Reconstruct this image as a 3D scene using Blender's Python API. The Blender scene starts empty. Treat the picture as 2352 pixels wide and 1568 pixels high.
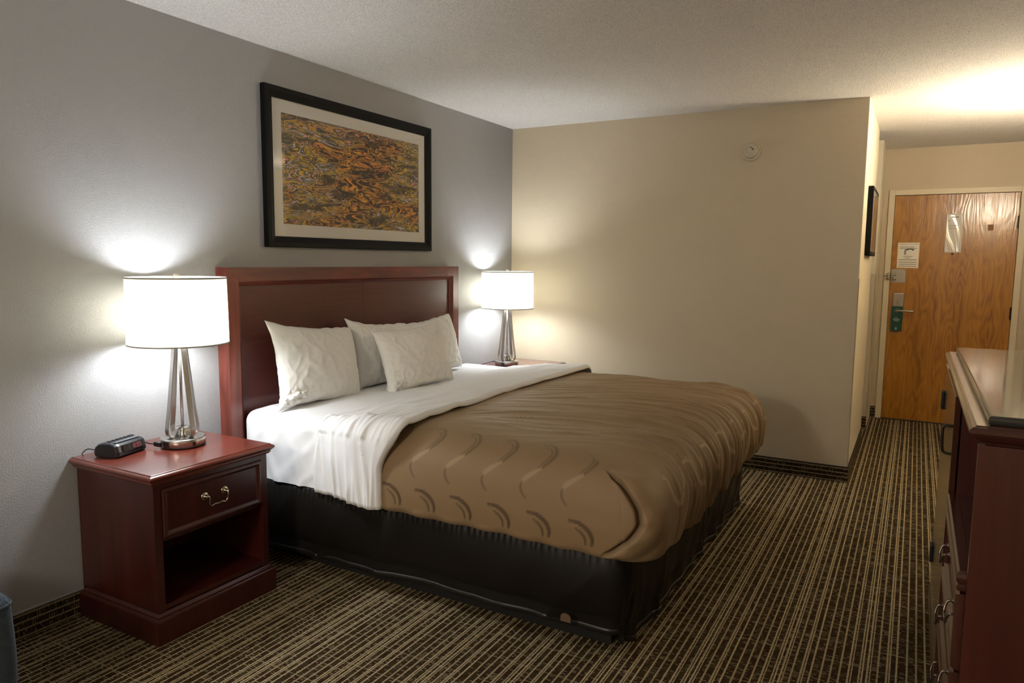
import bpy, bmesh, math, random
from mathutils import Vector, Matrix, noise
random.seed(7)
sc = bpy.context.scene
COL = sc.collection
PI = math.pi
R = math.radians
H = 2.44          # ceiling height
W = 2.516         # width of the back wall (to the hallway corner)
D = 2.363         # depth of the entrance door behind the back wall
XR = 3.67         # right wall
YF = -7.2         # wall behind the camera

# ------------------------------------------------------------------ camera, world, light, exposure
def make_camera():
    f, pitch, yaw, roll = 1658.8235, 6.3809, -29.1335, 0.5321
    y, p, ro = R(yaw), R(-pitch), R(roll)
    fw = Vector((math.sin(y)*math.cos(p), math.cos(y)*math.cos(p), math.sin(p)))
    rt = fw.cross(Vector((0, 0, 1))).normalized(); up = rt.cross(fw)
    rt2 = rt*math.cos(ro)+up*math.sin(ro); up2 = -rt*math.sin(ro)+up*math.cos(ro)
    cd = bpy.data.cameras.new('camera'); cd.sensor_width = 36; cd.lens = f/2352*36
    cd.clip_start = .05; cd.clip_end = 60
    co = bpy.data.objects.new('camera', cd); COL.objects.link(co)
    m = Matrix((rt2, up2, -fw)).transposed().to_4x4()
    m.translation = Vector((2.8351, -5.0666, 1.418)); co.matrix_world = m
    sc.camera = co
make_camera()
w = bpy.data.worlds.new('world'); sc.world = w; w.use_nodes = True
w.node_tree.nodes['Background'].inputs[0].default_value = (.8, .85, 1, 1)
w.node_tree.nodes['Background'].inputs[1].default_value = .05
vs = sc.view_settings
vs.view_transform = 'Standard'; vs.look = 'None'; vs.gamma = 1; vs.use_curve_mapping = False
vs.exposure = 0.15
BEDSIDE_W = 28.5
HALL_W = 60.0
FILL_W = 104.0
def point_light(name, loc, watts, col, rad, parent=None):
    l = bpy.data.lights.new(name, 'POINT'); l.energy = watts; l.color = col; l.shadow_soft_size = rad
    o = bpy.data.objects.new(name, l); COL.objects.link(o); o.location = loc
    if parent: o.parent = parent
    return o
# unseen fill light added behind the camera, and the hallway lamp outside the frame
point_light('fill_light', (1.25, -6.75, 2.12), FILL_W, (1, .93, .84), .25)
point_light('hallway_lamp_light', (3.50, .20, 1.985), HALL_W, (1, .88, .70), .07)

# ------------------------------------------------------------------ helpers
def tag(o, label=None, cat=None, group=None, kind=None):
    if label: o['label'] = label
    if cat: o['category'] = cat
    if group: o['group'] = group
    if kind: o['kind'] = kind
    return o
def link(name, me, mat, parent=None, smooth=False):
    o = bpy.data.objects.new(name, me); COL.objects.link(o)
    if mat:
        for m in (mat if isinstance(mat, (list, tuple)) else [mat]): me.materials.append(m)
    if smooth:
        for p in me.polygons: p.use_smooth = True
    if parent: o.parent = parent
    return o
def obj(name, bm, mat, parent=None, smooth=False):
    bmesh.ops.recalc_face_normals(bm, faces=bm.faces)
    me = bpy.data.meshes.new(name); bm.to_mesh(me); bm.free()
    return link(name, me, mat, parent, smooth)
def thing(name, label, cat, loc=(0, 0, 0), group=None):
    o = bpy.data.objects.new(name, None); COL.objects.link(o); o.location = loc
    o.empty_display_size = .1
    return tag(o, label, cat, group)
def struct(name, bm, mat, parent=None, smooth=False):
    o = obj(name, bm, mat, parent, smooth)
    o['kind'] = 'structure'
    return o
def copy_tree(o, parent=None):
    c = o.copy(); COL.objects.link(c)
    if parent: c.parent = parent
    for ch in list(o.children): copy_tree(ch, c)
    return c
def box(bm, x0, x1, y0, y1, z0, z1, bev=0, seg=2):
    r = bmesh.ops.create_cube(bm, size=1)
    vs_ = r['verts']
    for v in vs_:
        v.co = Vector(((x0+x1)/2+v.co.x*(x1-x0), (y0+y1)/2+v.co.y*(y1-y0), (z0+z1)/2+v.co.z*(z1-z0)))
    if bev:
        es = list({e for v in vs_ for e in v.link_edges})
        bmesh.ops.bevel(bm, geom=es, offset=bev, segments=seg, affect='EDGES', profile=.5)
    return bm
def B(*a, **k): return box(bmesh.new(), *a, **k)
def loft_rect(bm, x0, x1, y0, y1, prof, cap=True, closed=False, mat4=None):
    """rings of a rectangle grown outward by o at height z; prof = [(o, z)...]"""
    rings = []
    for o, z in prof:
        pts = [(x0-o, y0-o, z), (x1+o, y0-o, z), (x1+o, y1+o, z), (x0-o, y1+o, z)]
        rings.append([bm.verts.new(mat4 @ Vector(p) if mat4 else Vector(p)) for p in pts])
    n = len(rings)
    for i in range(n if closed else n-1):
        a, b = rings[i], rings[(i+1) % n]
        for k in range(4): bm.faces.new((a[k], a[(k+1) % 4], b[(k+1) % 4], b[k]))
    if cap and not closed:
        bm.faces.new(rings[0]); bm.faces.new(rings[-1])
    return bm
def lathe(bm, prof, seg=48, loc=(0, 0, 0), axis='Z', cap=True):
    rings = []
    for r, z in prof:
        ring = []
        for i in range(seg):
            a = 2*PI*i/seg
            p = Vector((r*math.cos(a), r*math.sin(a), z))
            if axis == 'X': p = Vector((p.z, p.x, p.y))
            if axis == 'Y': p = Vector((p.x, -p.z, p.y))
            ring.append(bm.verts.new(p+Vector(loc)))
        rings.append(ring)
    for a, b in zip(rings, rings[1:]):
        for i in range(seg): bm.faces.new((a[i], a[(i+1) % seg], b[(i+1) % seg], b[i]))
    if cap:
        bm.faces.new(rings[0]); bm.faces.new(rings[-1])
    return bm
def tube(bm, pts, rad, seg=10, cap=True):
    pts = [Vector(p) for p in pts]
    rads = rad if isinstance(rad, (list, tuple)) else [rad]*len(pts)
    rings = []; up = None
    for i, p in enumerate(pts):
        t = (pts[min(i+1, len(pts)-1)]-pts[max(i-1, 0)]).normalized()
        if up is None:
            up = Vector((0, 0, 1)) if abs(t.z) < .9 else Vector((1, 0, 0))
        up = (up-t*up.dot(t)).normalized(); s = t.cross(up)
        rings.append([bm.verts.new(p+(up*math.cos(2*PI*k/seg)+s*math.sin(2*PI*k/seg))*rads[i]) for k in range(seg)])
    for a, b in zip(rings, rings[1:]):
        for i in range(seg): bm.faces.new((a[i], a[(i+1) % seg], b[(i+1) % seg], b[i]))
    if cap:
        bm.faces.new(rings[0]); bm.faces.new(rings[-1])
    return bm
def smooth_path(pts, n=8):
    """Catmull-Rom through pts"""
    pts = [Vector(p) for p in pts]
    P = [pts[0]*2-pts[1]]+pts+[pts[-1]*2-pts[-2]]
    out = []
    for i in range(1, len(P)-2):
        a, b, c, d = P[i-1], P[i], P[i+1], P[i+2]
        for k in range(n):
            t = k/n
            out.append(.5*((2*b)+(c-a)*t+(2*a-5*b+4*c-d)*t*t+(3*b-a-3*c+d)*t**3))
    out.append(pts[-1]); return out
def strap(bm, pts, width, thick, wdir):
    """flat band along pts; wdir = constant width direction"""
    pts = [Vector(p) for p in pts]; wd = Vector(wdir).normalized(); rings = []
    for i, p in enumerate(pts):
        t = (pts[min(i+1, len(pts)-1)]-pts[max(i-1, 0)]).normalized()
        n = t.cross(wd).normalized()
        rings.append([bm.verts.new(p+wd*a*width/2+n*b*thick/2) for a, b in ((-1, -1), (1, -1), (1, 1), (-1, 1))])
    for a, b in zip(rings, rings[1:]):
        for i in range(4): bm.faces.new((a[i], a[(i+1) % 4], b[(i+1) % 4], b[i]))
    bm.faces.new(rings[0]); bm.faces.new(rings[-1])
    return bm
def text_mesh(name, s, size, mat, parent, mw, depth=.0006, align='CENTER', spacing=1.0):
    c = bpy.data.curves.new(name, 'FONT'); c.body = s; c.size = size; c.align_x = align; c.extrude = depth/2
    c.space_line = spacing; c.resolution_u = 2
    t = bpy.data.objects.new(name, c); COL.objects.link(t)
    dg = bpy.context.evaluated_depsgraph_get()
    me = bpy.data.meshes.new_from_object(t.evaluated_get(dg))
    bpy.data.objects.remove(t); bpy.data.curves.remove(c)
    me.transform(mw)
    o = link(name, me, mat, parent)
    return o
def grid_mesh(nu, nv, fn, closed_u=False):
    vs_ = [fn(i, j) for j in range(nv) for i in range(nu)]
    fs = []
    for j in range(nv-1):
        for i in range(nu if closed_u else nu-1):
            a = j*nu+i; b = j*nu+(i+1) % nu
            fs.append((a, b, b+nu, a+nu))
    me = bpy.data.meshes.new('g'); me.from_pydata([tuple(v) for v in vs_], [], fs); me.update()
    return me
def sstep(a, b, x):
    t = max(0., min(1., (x-a)/(b-a))); return t*t*(3-2*t)
def nz(x, y, z=0.): return noise.noise(Vector((x, y, z)))
def crease(x, y, z=0., sharp=2.2):
    """ridged noise, sharp crests"""
    n = noise.noise(Vector((x, y, z)))
    return max(0., 1-abs(n)*sharp)**2

# ------------------------------------------------------------------ materials
def mat(name): 
    m = bpy.data.materials.new(name); m.use_nodes = True
    return m, m.node_tree, m.node_tree.nodes['Principled BSDF']
def N(nt, t, **kw):
    n = nt.nodes.new(t)
    for k, v in kw.items():
        if k.startswith('in_'): n.inputs[k[3:]].default_value = v
        else: setattr(n, k, v)
    return n
def simple(name, col, rough=.5, metal=0, coat=0, spec=.5, sheen=0, bump=None, emit=None):
    m, nt, b = mat(name)
    b.inputs['Base Color'].default_value = (*col, 1); b.inputs['Roughness'].default_value = rough
    b.inputs['Metallic'].default_value = metal; b.inputs['Coat Weight'].default_value = coat
    b.inputs['Coat Roughness'].default_value = .12
    b.inputs['Specular IOR Level'].default_value = spec
    if sheen:
        b.inputs['Sheen Weight'].default_value = sheen; b.inputs['Sheen Roughness'].default_value = .5
    if bump:
        sc_, st = bump
        tc = N(nt, 'ShaderNodeTexCoord'); n = N(nt, 'ShaderNodeTexNoise'); n.inputs['Scale'].default_value = sc_
        n.inputs['Detail'].default_value = 3
        bp = N(nt, 'ShaderNodeBump'); bp.inputs['Strength'].default_value = 1; bp.inputs['Distance'].default_value = st
        nt.links.new(tc.outputs['Object'], n.inputs['Vector']); nt.links.new(n.outputs['Fac'], bp.inputs['Height'])
        nt.links.new(bp.outputs['Normal'], b.inputs['Normal'])
    if emit:
        b.inputs['Emission Color'].default_value = (*emit[0], 1); b.inputs['Emission Strength'].default_value = emit[1]
    return m
def ramp(nt, stops, interp='LINEAR'):
    r = N(nt, 'ShaderNodeValToRGB'); cr = r.color_ramp; cr.interpolation = interp
    while len(cr.elements) > 1: cr.elements.remove(cr.elements[-1])
    cr.elements[0].position = stops[0][0]; cr.elements[0].color = (*stops[0][1], 1)
    for p, c in stops[1:]:
        e = cr.elements.new(p); e.color = (*c, 1)
    return r
def wood(name, dark, mid, light, axis='Z', scale=1, rough=.3, coat=.5, grain=60, cathedral=0):
    m, nt, b = mat(name)
    tc = N(nt, 'ShaderNodeTexCoord'); mp = N(nt, 'ShaderNodeMapping')
    s = {'X': (.06, 1, 1), 'Y': (1, .06, 1), 'Z': (1, 1, .06)}[axis]
    mp.inputs['Scale'].default_value = [v*scale for v in s]
    nt.links.new(tc.outputs['Object'], mp.inputs['Vector'])
    n1 = N(nt, 'ShaderNodeTexNoise'); n1.inputs['Scale'].default_value = grain; n1.inputs['Detail'].default_value = 4
    n2 = N(nt, 'ShaderNodeTexNoise'); n2.inputs['Scale'].default_value = grain/7; n2.inputs['Detail'].default_value = 3; n2.inputs['Distortion'].default_value = .6
    for n in (n1, n2): nt.links.new(mp.outputs['Vector'], n.inputs['Vector'])
    mx = N(nt, 'ShaderNodeMath', operation='MULTIPLY_ADD'); mx.inputs[1].default_value = .45
    nt.links.new(n1.outputs['Fac'], mx.inputs[0])
    m2 = N(nt, 'ShaderNodeMath', operation='MULTIPLY'); m2.inputs[1].default_value = .55
    nt.links.new(n2.outputs['Fac'], m2.inputs[0]); nt.links.new(m2.outputs[0], mx.inputs[2])
    src = mx.outputs[0]
    if cathedral:
        mp2 = N(nt, 'ShaderNodeMapping')
        s2 = {'X': (.18, 1, 1), 'Y': (1, .18, 1), 'Z': (1, 1, .18)}[axis]
        mp2.inputs['Scale'].default_value = s2
        nt.links.new(tc.outputs['Object'], mp2.inputs['Vector'])
        n3 = N(nt, 'ShaderNodeTexNoise'); n3.inputs['Scale'].default_value = 5.5; n3.inputs['Detail'].default_value = 2
        nt.links.new(mp2.outputs['Vector'], n3.inputs['Vector'])
        k = N(nt, 'ShaderNodeMath', operation='MULTIPLY'); k.inputs[1].default_value = cathedral
        fr = N(nt, 'ShaderNodeMath', operation='PINGPONG'); fr.inputs[1].default_value = .5
        nt.links.new(n3.outputs['Fac'], k.inputs[0]); nt.links.new(k.outputs[0], fr.inputs[0])
        a = N(nt, 'ShaderNodeMath', operation='MULTIPLY_ADD'); a.inputs[1].default_value = .34
        nt.links.new(fr.outputs[0], a.inputs[0])
        a2 = N(nt, 'ShaderNodeMath', operation='MULTIPLY'); a2.inputs[1].default_value = .83
        nt.links.new(src, a2.inputs[0]); nt.links.new(a2.outputs[0], a.inputs[2]); src = a.outputs[0]
    r = ramp(nt, [(.32, dark), (.5, mid), (.68, light)])
    nt.links.new(src, r.inputs[0]); nt.links.new(r.outputs[0], b.inputs['Base Color'])
    b.inputs['Roughness'].default_value = rough
    b.inputs['Coat Weight'].default_value = coat; b.inputs['Coat Roughness'].default_value = .18
    bp = N(nt, 'ShaderNodeBump'); bp.inputs['Strength'].default_value = .8 if cathedral > 10 else .35; bp.inputs['Distance'].default_value = .0025 if cathedral > 10 else .0008
    nt.links.new(src, bp.inputs['Height']); nt.links.new(bp.outputs['Normal'], b.inputs['Normal'])
    if cathedral: nt.links.new(bp.outputs['Normal'], b.inputs['Coat Normal'])
    return m
def paint(name, col, bscale, bdist, rough=.6, speck=None):
    m, nt, b = mat(name)
    tc = N(nt, 'ShaderNodeTexCoord'); n = N(nt, 'ShaderNodeTexNoise'); n.inputs['Scale'].default_value = bscale
    n.inputs['Detail'].default_value = 2
    bp = N(nt, 'ShaderNodeBump'); bp.inputs['Distance'].default_value = bdist
    nt.links.new(tc.outputs['Object'], n.inputs['Vector']); nt.links.new(n.outputs['Fac'], bp.inputs['Height'])
    nt.links.new(bp.outputs['Normal'], b.inputs['Normal'])
    b.inputs['Roughness'].default_value = rough
    b.inputs['Specular IOR Level'].default_value = .35
    if speck:
        r = ramp(nt, [(.38, speck), (.52, col)]); nt.links.new(n.outputs['Fac'], r.inputs[0])
        nt.links.new(r.outputs[0], b.inputs['Base Color'])
    else: b.inputs['Base Color'].default_value = (*col, 1)
    return m

M = {}
M['gray_paint'] = paint('gray_paint', (.315, .312, .312), 170, .0013, .42)
M['beige_paint'] = paint('beige_paint', (.56, .475, .345), 170, .0016, .5)
M['cream_paint'] = paint('cream_paint', (.72, .655, .52), 170, .0012, .5)
M['ceiling_texture'] = paint('ceiling_texture', (.88, .85, .815), 210, .008, .9, (.68, .655, .62))
M['cherry_shaded'] = wood('cherry_wood_shaded', (.030, .0045, .003), (.046, .0075, .0048), (.066, .012, .007), 'Z', 1, .34, .35)  # darker copy for nightstand front, sides and cubby: shade put into the colour
M['cherry_lit'] = wood('cherry_wood_lit', (.080, .011, .007), (.120, .019, .010), (.16, .031, .016), 'Y', 1, .30, .9)  # brighter copy for the nightstand top: lamp light put into the colour
M['cherry_frame_v'] = wood('headboard_frame_upright', (.060, .010, .007), (.130, .026, .016), (.20, .046, .028), 'Z', 1, .34, .3, 50, 5)
M['cherry_frame_y'] = wood('headboard_frame_level', (.060, .010, .007), (.130, .026, .016), (.20, .046, .028), 'Y', 1, .34, .3, 50, 5)
M['cherry_panel'] = wood('headboard_panel', (.058, .010, .007), (.080, .015, .010), (.105, .022, .013), 'Y', 1, .32, .3)
M['mahogany_v'] = wood('dresser_wood_upright', (.036, .006, .0045), (.054, .0095, .0068), (.074, .0145, .010), 'Z', 1, .30, .5)
M['mahogany_y'] = wood('dresser_wood_level', (.035, .008, .006), (.050, .012, .009), (.066, .017, .012), 'Y', 1, .20, 1)
M['oak'] = wood('oak_door', (.22, .080, .006), (.36, .150, .013), (.45, .205, .022), 'Z', 1, .30, .8, 90, 16)
M['nickel'] = simple('brushed_nickel', (.46, .43, .40), .28, 1)
M['chrome'] = simple('chrome', (.48, .46, .42), .32, 1)
M['brass'] = simple('antique_brass', (.42, .36, .27), .22, 1)
M['old_brass'] = simple('tarnished_brass', (.20, .165, .13), .3, 1)
M['dark_metal'] = simple('dark_bronze', (.05, .04, .032), .35, .9)
M['black_plastic'] = simple('black_plastic', (.012, .012, .014), .28)
M['black_matte'] = simple('black_matte', (.006, .006, .006), .7)
M['frame_black'] = simple('black_lacquer', (.003, .003, .003), .5, spec=.15)
M['mat_board'] = simple('mat_board', (.66, .63, .57), .8)
M['paper'] = simple('paper', (.86, .83, .74), .35)
M['ink'] = simple('ink', (.06, .055, .05), .6)
M['grey_ink'] = simple('grey_ink', (.30, .29, .25), .6)
M['green_card'] = simple('green_card', (.010, .075, .058), .35)
M['white_print'] = simple('white_print', (.75, .8, .78), .5)
M['white_plastic'] = simple('cream_plastic', (.52, .46, .35), .4)
M['sheet'] = simple('white_sheet', (.74, .745, .76), .85, sheen=.15, bump=(900, .0003))
M['pillowcase'] = simple('white_pillowcase', (.72, .71, .67), .85, sheen=.15, bump=(900, .0003))
M['skirt'] = simple('dark_bed_skirt', (.0075, .006, .005), .42, spec=.3, bump=(600, .0003))
M['granite'] = simple('dark_polished_stone', (.035, .036, .034), .07, coat=.3)
M['cabinet_gloss'] = simple('glossy_cabinet_door', (.055, .018, .012), .10, coat=1)
M['beige_tag'] = simple('beige_tag', (.13, .075, .04), .7)

def carpet(name, along='Y', base=1.0):
    """stripes run along Y; period unit across X"""
    m, nt, b = mat(name)
    tc = N(nt, 'ShaderNodeTexCoord'); sp = N(nt, 'ShaderNodeSeparateXYZ')
    # tiny wobble so yarn lines are not perfectly straight
    wn = N(nt, 'ShaderNodeTexNoise'); wn.inputs['Scale'].default_value = 160
    ws = N(nt, 'ShaderNodeVectorMath', operation='MULTIPLY_ADD')
    ws.inputs[1].default_value = (.005, .005, .005)
    nt.links.new(tc.outputs['Object'], wn.inputs['Vector'])
    nt.links.new(wn.outputs['Color'], ws.inputs[0]); nt.links.new(tc.outputs['Object'], ws.inputs[2])
    nt.links.new(ws.outputs[0], sp.inputs[0])
    ax, ay = ('X', 'Y') if along == 'Y' else ('Z', 'X' if along == 'X' else 'Y')
    per = .262
    q = N(nt, 'ShaderNodeMath', operation='DIVIDE'); q.inputs[1].default_value = per
    nt.links.new(sp.outputs[ax], q.inputs[0])
    fr = N(nt, 'ShaderNodeMath', operation='FRACT'); nt.links.new(q.outputs[0], fr.inputs[0])
    # stripe layout (centre mm, width mm, brightness)
    lines = [(10, 6, .8), (38, 6, .75), (66, 6, .8), (94, 6, .9), (103, 4, .8), (127, 5.5, .8), (136, 5.5, .9), (151, 6, .9), (160, 4, .8),
             (183, 6, .75), (210, 6, .85), (219, 5, .8), (240, 6.5, .9)]
    stops = [(0, (0, 0, 0))]
    for c, wd, v in lines:
        stops += [((c-wd/2)/262, (v, v, v)), ((c+wd/2)/262, (0, 0, 0))]
    r = ramp(nt, stops[:32], 'CONSTANT'); nt.links.new(fr.outputs[0], r.inputs[0])
    # ticks between the stripes
    def snap(src, step):
        d = N(nt, 'ShaderNodeMath', operation='DIVIDE'); d.inputs[1].default_value = step
        f = N(nt, 'ShaderNodeMath', operation='FLOOR'); g = N(nt, 'ShaderNodeMath', operation='FRACT')
        nt.links.new(src, d.inputs[0]); nt.links.new(d.outputs[0], f.inputs[0]); nt.links.new(d.outputs[0], g.inputs[0])
        return f.outputs[0], g.outputs[0]
    def mth(op, a, bb):
        n = N(nt, 'ShaderNodeMath', operation=op)
        for i, v in enumerate((a, bb)):
            if isinstance(v, (int, float)): n.inputs[i].default_value = v
            else: nt.links.new(v, n.inputs[i])
        return n.outputs[0]
    fx, gx = snap(sp.outputs[ax], .014); fy, gy = snap(sp.outputs[ay], .0085)
    cb = N(nt, 'ShaderNodeCombineXYZ'); nt.links.new(fx, cb.inputs[0]); nt.links.new(fy, cb.inputs[1])
    wh = N(nt, 'ShaderNodeTexWhiteNoise', noise_dimensions='2D'); nt.links.new(cb.outputs[0], wh.inputs['Vector'])
    ln = N(nt, 'ShaderNodeTexNoise'); ln.inputs['Scale'].default_value = 9; nt.links.new(tc.outputs['Object'], ln.inputs['Vector'])
    thr = mth('MULTIPLY_ADD', ln.outputs['Fac'], .9); thr.node.inputs[2].default_value = -.22
    tick = mth('MULTIPLY', mth('LESS_THAN', gy, .34), mth('LESS_THAN', wh.outputs['Value'], thr))
    tick = mth('MULTIPLY', tick, .62)
    # long thin cross lines every ~15 cm
    fY, gY = snap(sp.outputs[ay], .147)
    fXX, _ = snap(sp.outputs[ax], .09)
    cc = N(nt, 'ShaderNodeCombineXYZ'); nt.links.new(fXX, cc.inputs[0]); nt.links.new(fY, cc.inputs[1])
    w2 = N(nt, 'ShaderNodeTexWhiteNoise', noise_dimensions='2D'); nt.links.new(cc.outputs[0], w2.inputs['Vector'])
    cross = mth('MULTIPLY', mth('LESS_THAN', gY, .022), mth('GREATER_THAN', w2.outputs['Value'], .35))
    cross = mth('MULTIPLY', cross, .55)
    tot = mth('MAXIMUM', mth('MAXIMUM', r.outputs[0], tick), cross)
    fine = N(nt, 'ShaderNodeTexNoise'); fine.inputs['Scale'].default_value = 420; fine.inputs['Detail'].default_value = 2
    nt.links.new(tc.outputs['Object'], fine.inputs['Vector'])
    sp2 = mth('MULTIPLY_ADD', fine.outputs['Fac'], .9); sp2.node.inputs[2].default_value = .52
    tot2 = mth('MULTIPLY', tot, sp2)
    # ground colour varies brown / olive
    g = N(nt, 'ShaderNodeTexNoise'); g.inputs['Scale'].default_value = 26
    nt.links.new(tc.outputs['Object'], g.inputs['Vector'])
    gr = ramp(nt, [(.40, (.036*base, .018*base, .009*base)), (.56, (.046*base, .032*base, .012*base)), (.66, (.060*base, .047*base, .024*base))])
    nt.links.new(g.outputs['Fac'], gr.inputs[0])
    gm = N(nt, 'ShaderNodeMix', data_type='RGBA', blend_type='MULTIPLY'); gm.inputs['Factor'].default_value = 1
    fr2 = ramp(nt, [(.3, (.55, .55, .55)), (.7, (1.45, 1.45, 1.45))]); nt.links.new(fine.outputs['Fac'], fr2.inputs[0])
    nt.links.new(gr.outputs[0], gm.inputs['A']); nt.links.new(fr2.outputs[0], gm.inputs['B'])
    mx = N(nt, 'ShaderNodeMix', data_type='RGBA'); nt.links.new(tot2, mx.inputs['Factor'])
    nt.links.new(gm.outputs['Result'], mx.inputs['A']); mx.inputs['B'].default_value = (.50*base, .40*base, .235*base, 1)
    nt.links.new(mx.outputs['Result'], b.inputs['Base Color'])
    b.inputs['Roughness'].default_value = .95; b.inputs['Specular IOR Level'].default_value = .1
    bp = N(nt, 'ShaderNodeBump'); bp.inputs['Distance'].default_value = .002
    hh = mth('MULTIPLY_ADD', fine.outputs['Fac'], .8); nt.links.new(tot, hh.node.inputs[2])
    nt.links.new(hh, bp.inputs['Height']); nt.links.new(bp.outputs['Normal'], b.inputs['Normal'])
    return m
M['carpet'] = carpet('striped_carpet', 'Y')
M['cove_x'] = carpet('striped_carpet_base_level_x', 'X', .7)
M['cove_y'] = carpet('striped_carpet_base_level_y', 'YZ', .7)

# lamp shade: translucent fabric
def shade_mat():
    m, nt, b = mat('lamp_shade_fabric')
    out = nt.nodes['Material Output']
    d = N(nt, 'ShaderNodeBsdfDiffuse'); d.inputs[0].default_value = (.82, .80, .76, 1)
    t = N(nt, 'ShaderNodeBsdfTranslucent'); t.inputs[0].default_value = (.88, .85, .76, 1)
    mx = N(nt, 'ShaderNodeMixShader'); mx.inputs[0].default_value = .68
    nt.links.new(d.outputs[0], mx.inputs[1]); nt.links.new(t.outputs[0], mx.inputs[2]); nt.links.new(mx.outputs[0], out.inputs[0])
    return m
M['shade'] = shade_mat()
def glass_mat(name, rough=.02, tint=(1, 1, 1)):
    m, nt, b = mat(name); out = nt.nodes['Material Output']
    tr = N(nt, 'ShaderNodeBsdfTransparent'); tr.inputs[0].default_value = (*tint, 1)
    gl = N(nt, 'ShaderNodeBsdfGlossy'); gl.inputs['Roughness'].default_value = rough
    lw = N(nt, 'ShaderNodeLayerWeight'); lw.inputs[0].default_value = .5
    pw = N(nt, 'ShaderNodeMath', operation='POWER'); pw.inputs[1].default_value = 5; nt.links.new(lw.outputs['Facing'], pw.inputs[0])
    fz = N(nt, 'ShaderNodeMath', operation='MULTIPLY_ADD'); fz.inputs[1].default_value = .9; fz.inputs[2].default_value = .045; nt.links.new(pw.outputs[0], fz.inputs[0])
    mx = N(nt, 'ShaderNodeMixShader')
    nt.links.new(fz.outputs[0], mx.inputs[0]); nt.links.new(tr.outputs[0], mx.inputs[1]); nt.links.new(gl.outputs[0], mx.inputs[2])
    nt.links.new(mx.outputs[0], out.inputs[0]); return m
M['glass'] = glass_mat('picture_glass')

def water_art(name, pale=False):
    m, nt, b = mat(name)
    tc = N(nt, 'ShaderNodeTexCoord'); mp = N(nt, 'ShaderNodeMapping'); mp.inputs['Scale'].default_value = (1, 1.0, 3.9)
    nt.links.new(tc.outputs['Object'], mp.inputs['Vector'])
    def noi(sc_, det, dist, off=0):
        n = N(nt, 'ShaderNodeTexNoise'); n.inputs['Scale'].default_value = sc_; n.inputs['Detail'].default_value = det
        n.inputs['Distortion'].default_value = dist
        if off:
            m2 = N(nt, 'ShaderNodeVectorMath', operation='ADD'); m2.inputs[1].default_value = (off, off*1.7, off*.6)
            nt.links.new(mp.outputs['Vector'], m2.inputs[0]); nt.links.new(m2.outputs[0], n.inputs['Vector'])
        else: nt.links.new(mp.outputs['Vector'], n.inputs['Vector'])
        return n
    a = noi(5.5, 3.5, 1.1); k = N(nt, 'ShaderNodeMath', operation='MULTIPLY'); k.inputs[1].default_value = 5.5
    f = N(nt, 'ShaderNodeMath', operation='FRACT'); nt.links.new(a.outputs['Fac'], k.inputs[0]); nt.links.new(k.outputs[0], f.inputs[0])
    dk, org, yel, grn, blu, red = (.014, .012, .006), (.85, .27, .03), (.85, .50, .05), (.13, .14, .025), (.50, .58, .66), (.40, .09, .03)
    r1 = ramp(nt, [(0, dk), (.22, dk), (.32, red), (.42, org), (.50, yel), (.58, dk), (.68, grn), (.78, org), (.86, dk), (1, dk)])
    r2 = ramp(nt, [(0, dk), (.18, grn), (.3, yel), (.44, (.44, .26, .02)), (.6, (.20, .15, .02)), (.7, dk), (.82, blu), (.9, org), (1, dk)])
    nt.links.new(f.outputs[0], r1.inputs[0]); nt.links.new(f.outputs[0], r2.inputs[0])
    z = noi(1.6, 1, .5, 3.1)
    zr = ramp(nt, [(.45, (0, 0, 0)), (.56, (1, 1, 1))]); nt.links.new(z.outputs['Fac'], zr.inputs[0])
    mx = N(nt, 'ShaderNodeMix', data_type='RGBA'); nt.links.new(zr.outputs[0], mx.inputs['Factor'])
    nt.links.new(r1.outputs[0], mx.inputs['A']); nt.links.new(r2.outputs[0], mx.inputs['B'])
    # dark patches
    dn = noi(4.5, 3, .8, 7.7); dr = ramp(nt, [(.36, (.2, .2, .2)), (.48, (1, 1, 1))]); nt.links.new(dn.outputs['Fac'], dr.inputs[0])
    mm = N(nt, 'ShaderNodeMix', data_type='RGBA', blend_type='MULTIPLY'); mm.inputs['Factor'].default_value = 1
    nt.links.new(mx.outputs['Result'], mm.inputs['A']); nt.links.new(dr.outputs[0], mm.inputs['B'])
    nt.links.new(mm.outputs['Result'], b.inputs['Base Color']); b.inputs['Roughness'].default_value = .5
    return m
M['art_print'] = water_art('autumn_water_print')
M['pale_print'] = simple('pale_print', (.40, .36, .22), .5)

def duvet_mat():
    m, nt, b = mat('taupe_bedspread')
    at = N(nt, 'ShaderNodeAttribute', attribute_name='weave')
    r = ramp(nt, [(0, (.070, .036, .016)), (.5, (.235, .152, .076)), (1, (.50, .37, .23))])
    nt.links.new(at.outputs['Fac'], r.inputs[0]); nt.links.new(r.outputs[0], b.inputs['Base Color'])
    b.inputs['Roughness'].default_value = .62; b.inputs['Sheen Weight'].default_value = .12
    b.inputs['Sheen Tint'].default_value = (.9, .75, .55, 1)
    tc = N(nt, 'ShaderNodeTexCoord'); n = N(nt, 'ShaderNodeTexNoise'); n.inputs['Scale'].default_value = 700
    bp = N(nt, 'ShaderNodeBump'); bp.inputs['Distance'].default_value = .0003
    nt.links.new(tc.outputs['Object'], n.inputs['Vector']); nt.links.new(n.outputs['Fac'], bp.inputs['Height'])
    nt.links.new(bp.outputs['Normal'], b.inputs['Normal'])
    return m
M['duvet'] = duvet_mat()
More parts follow.
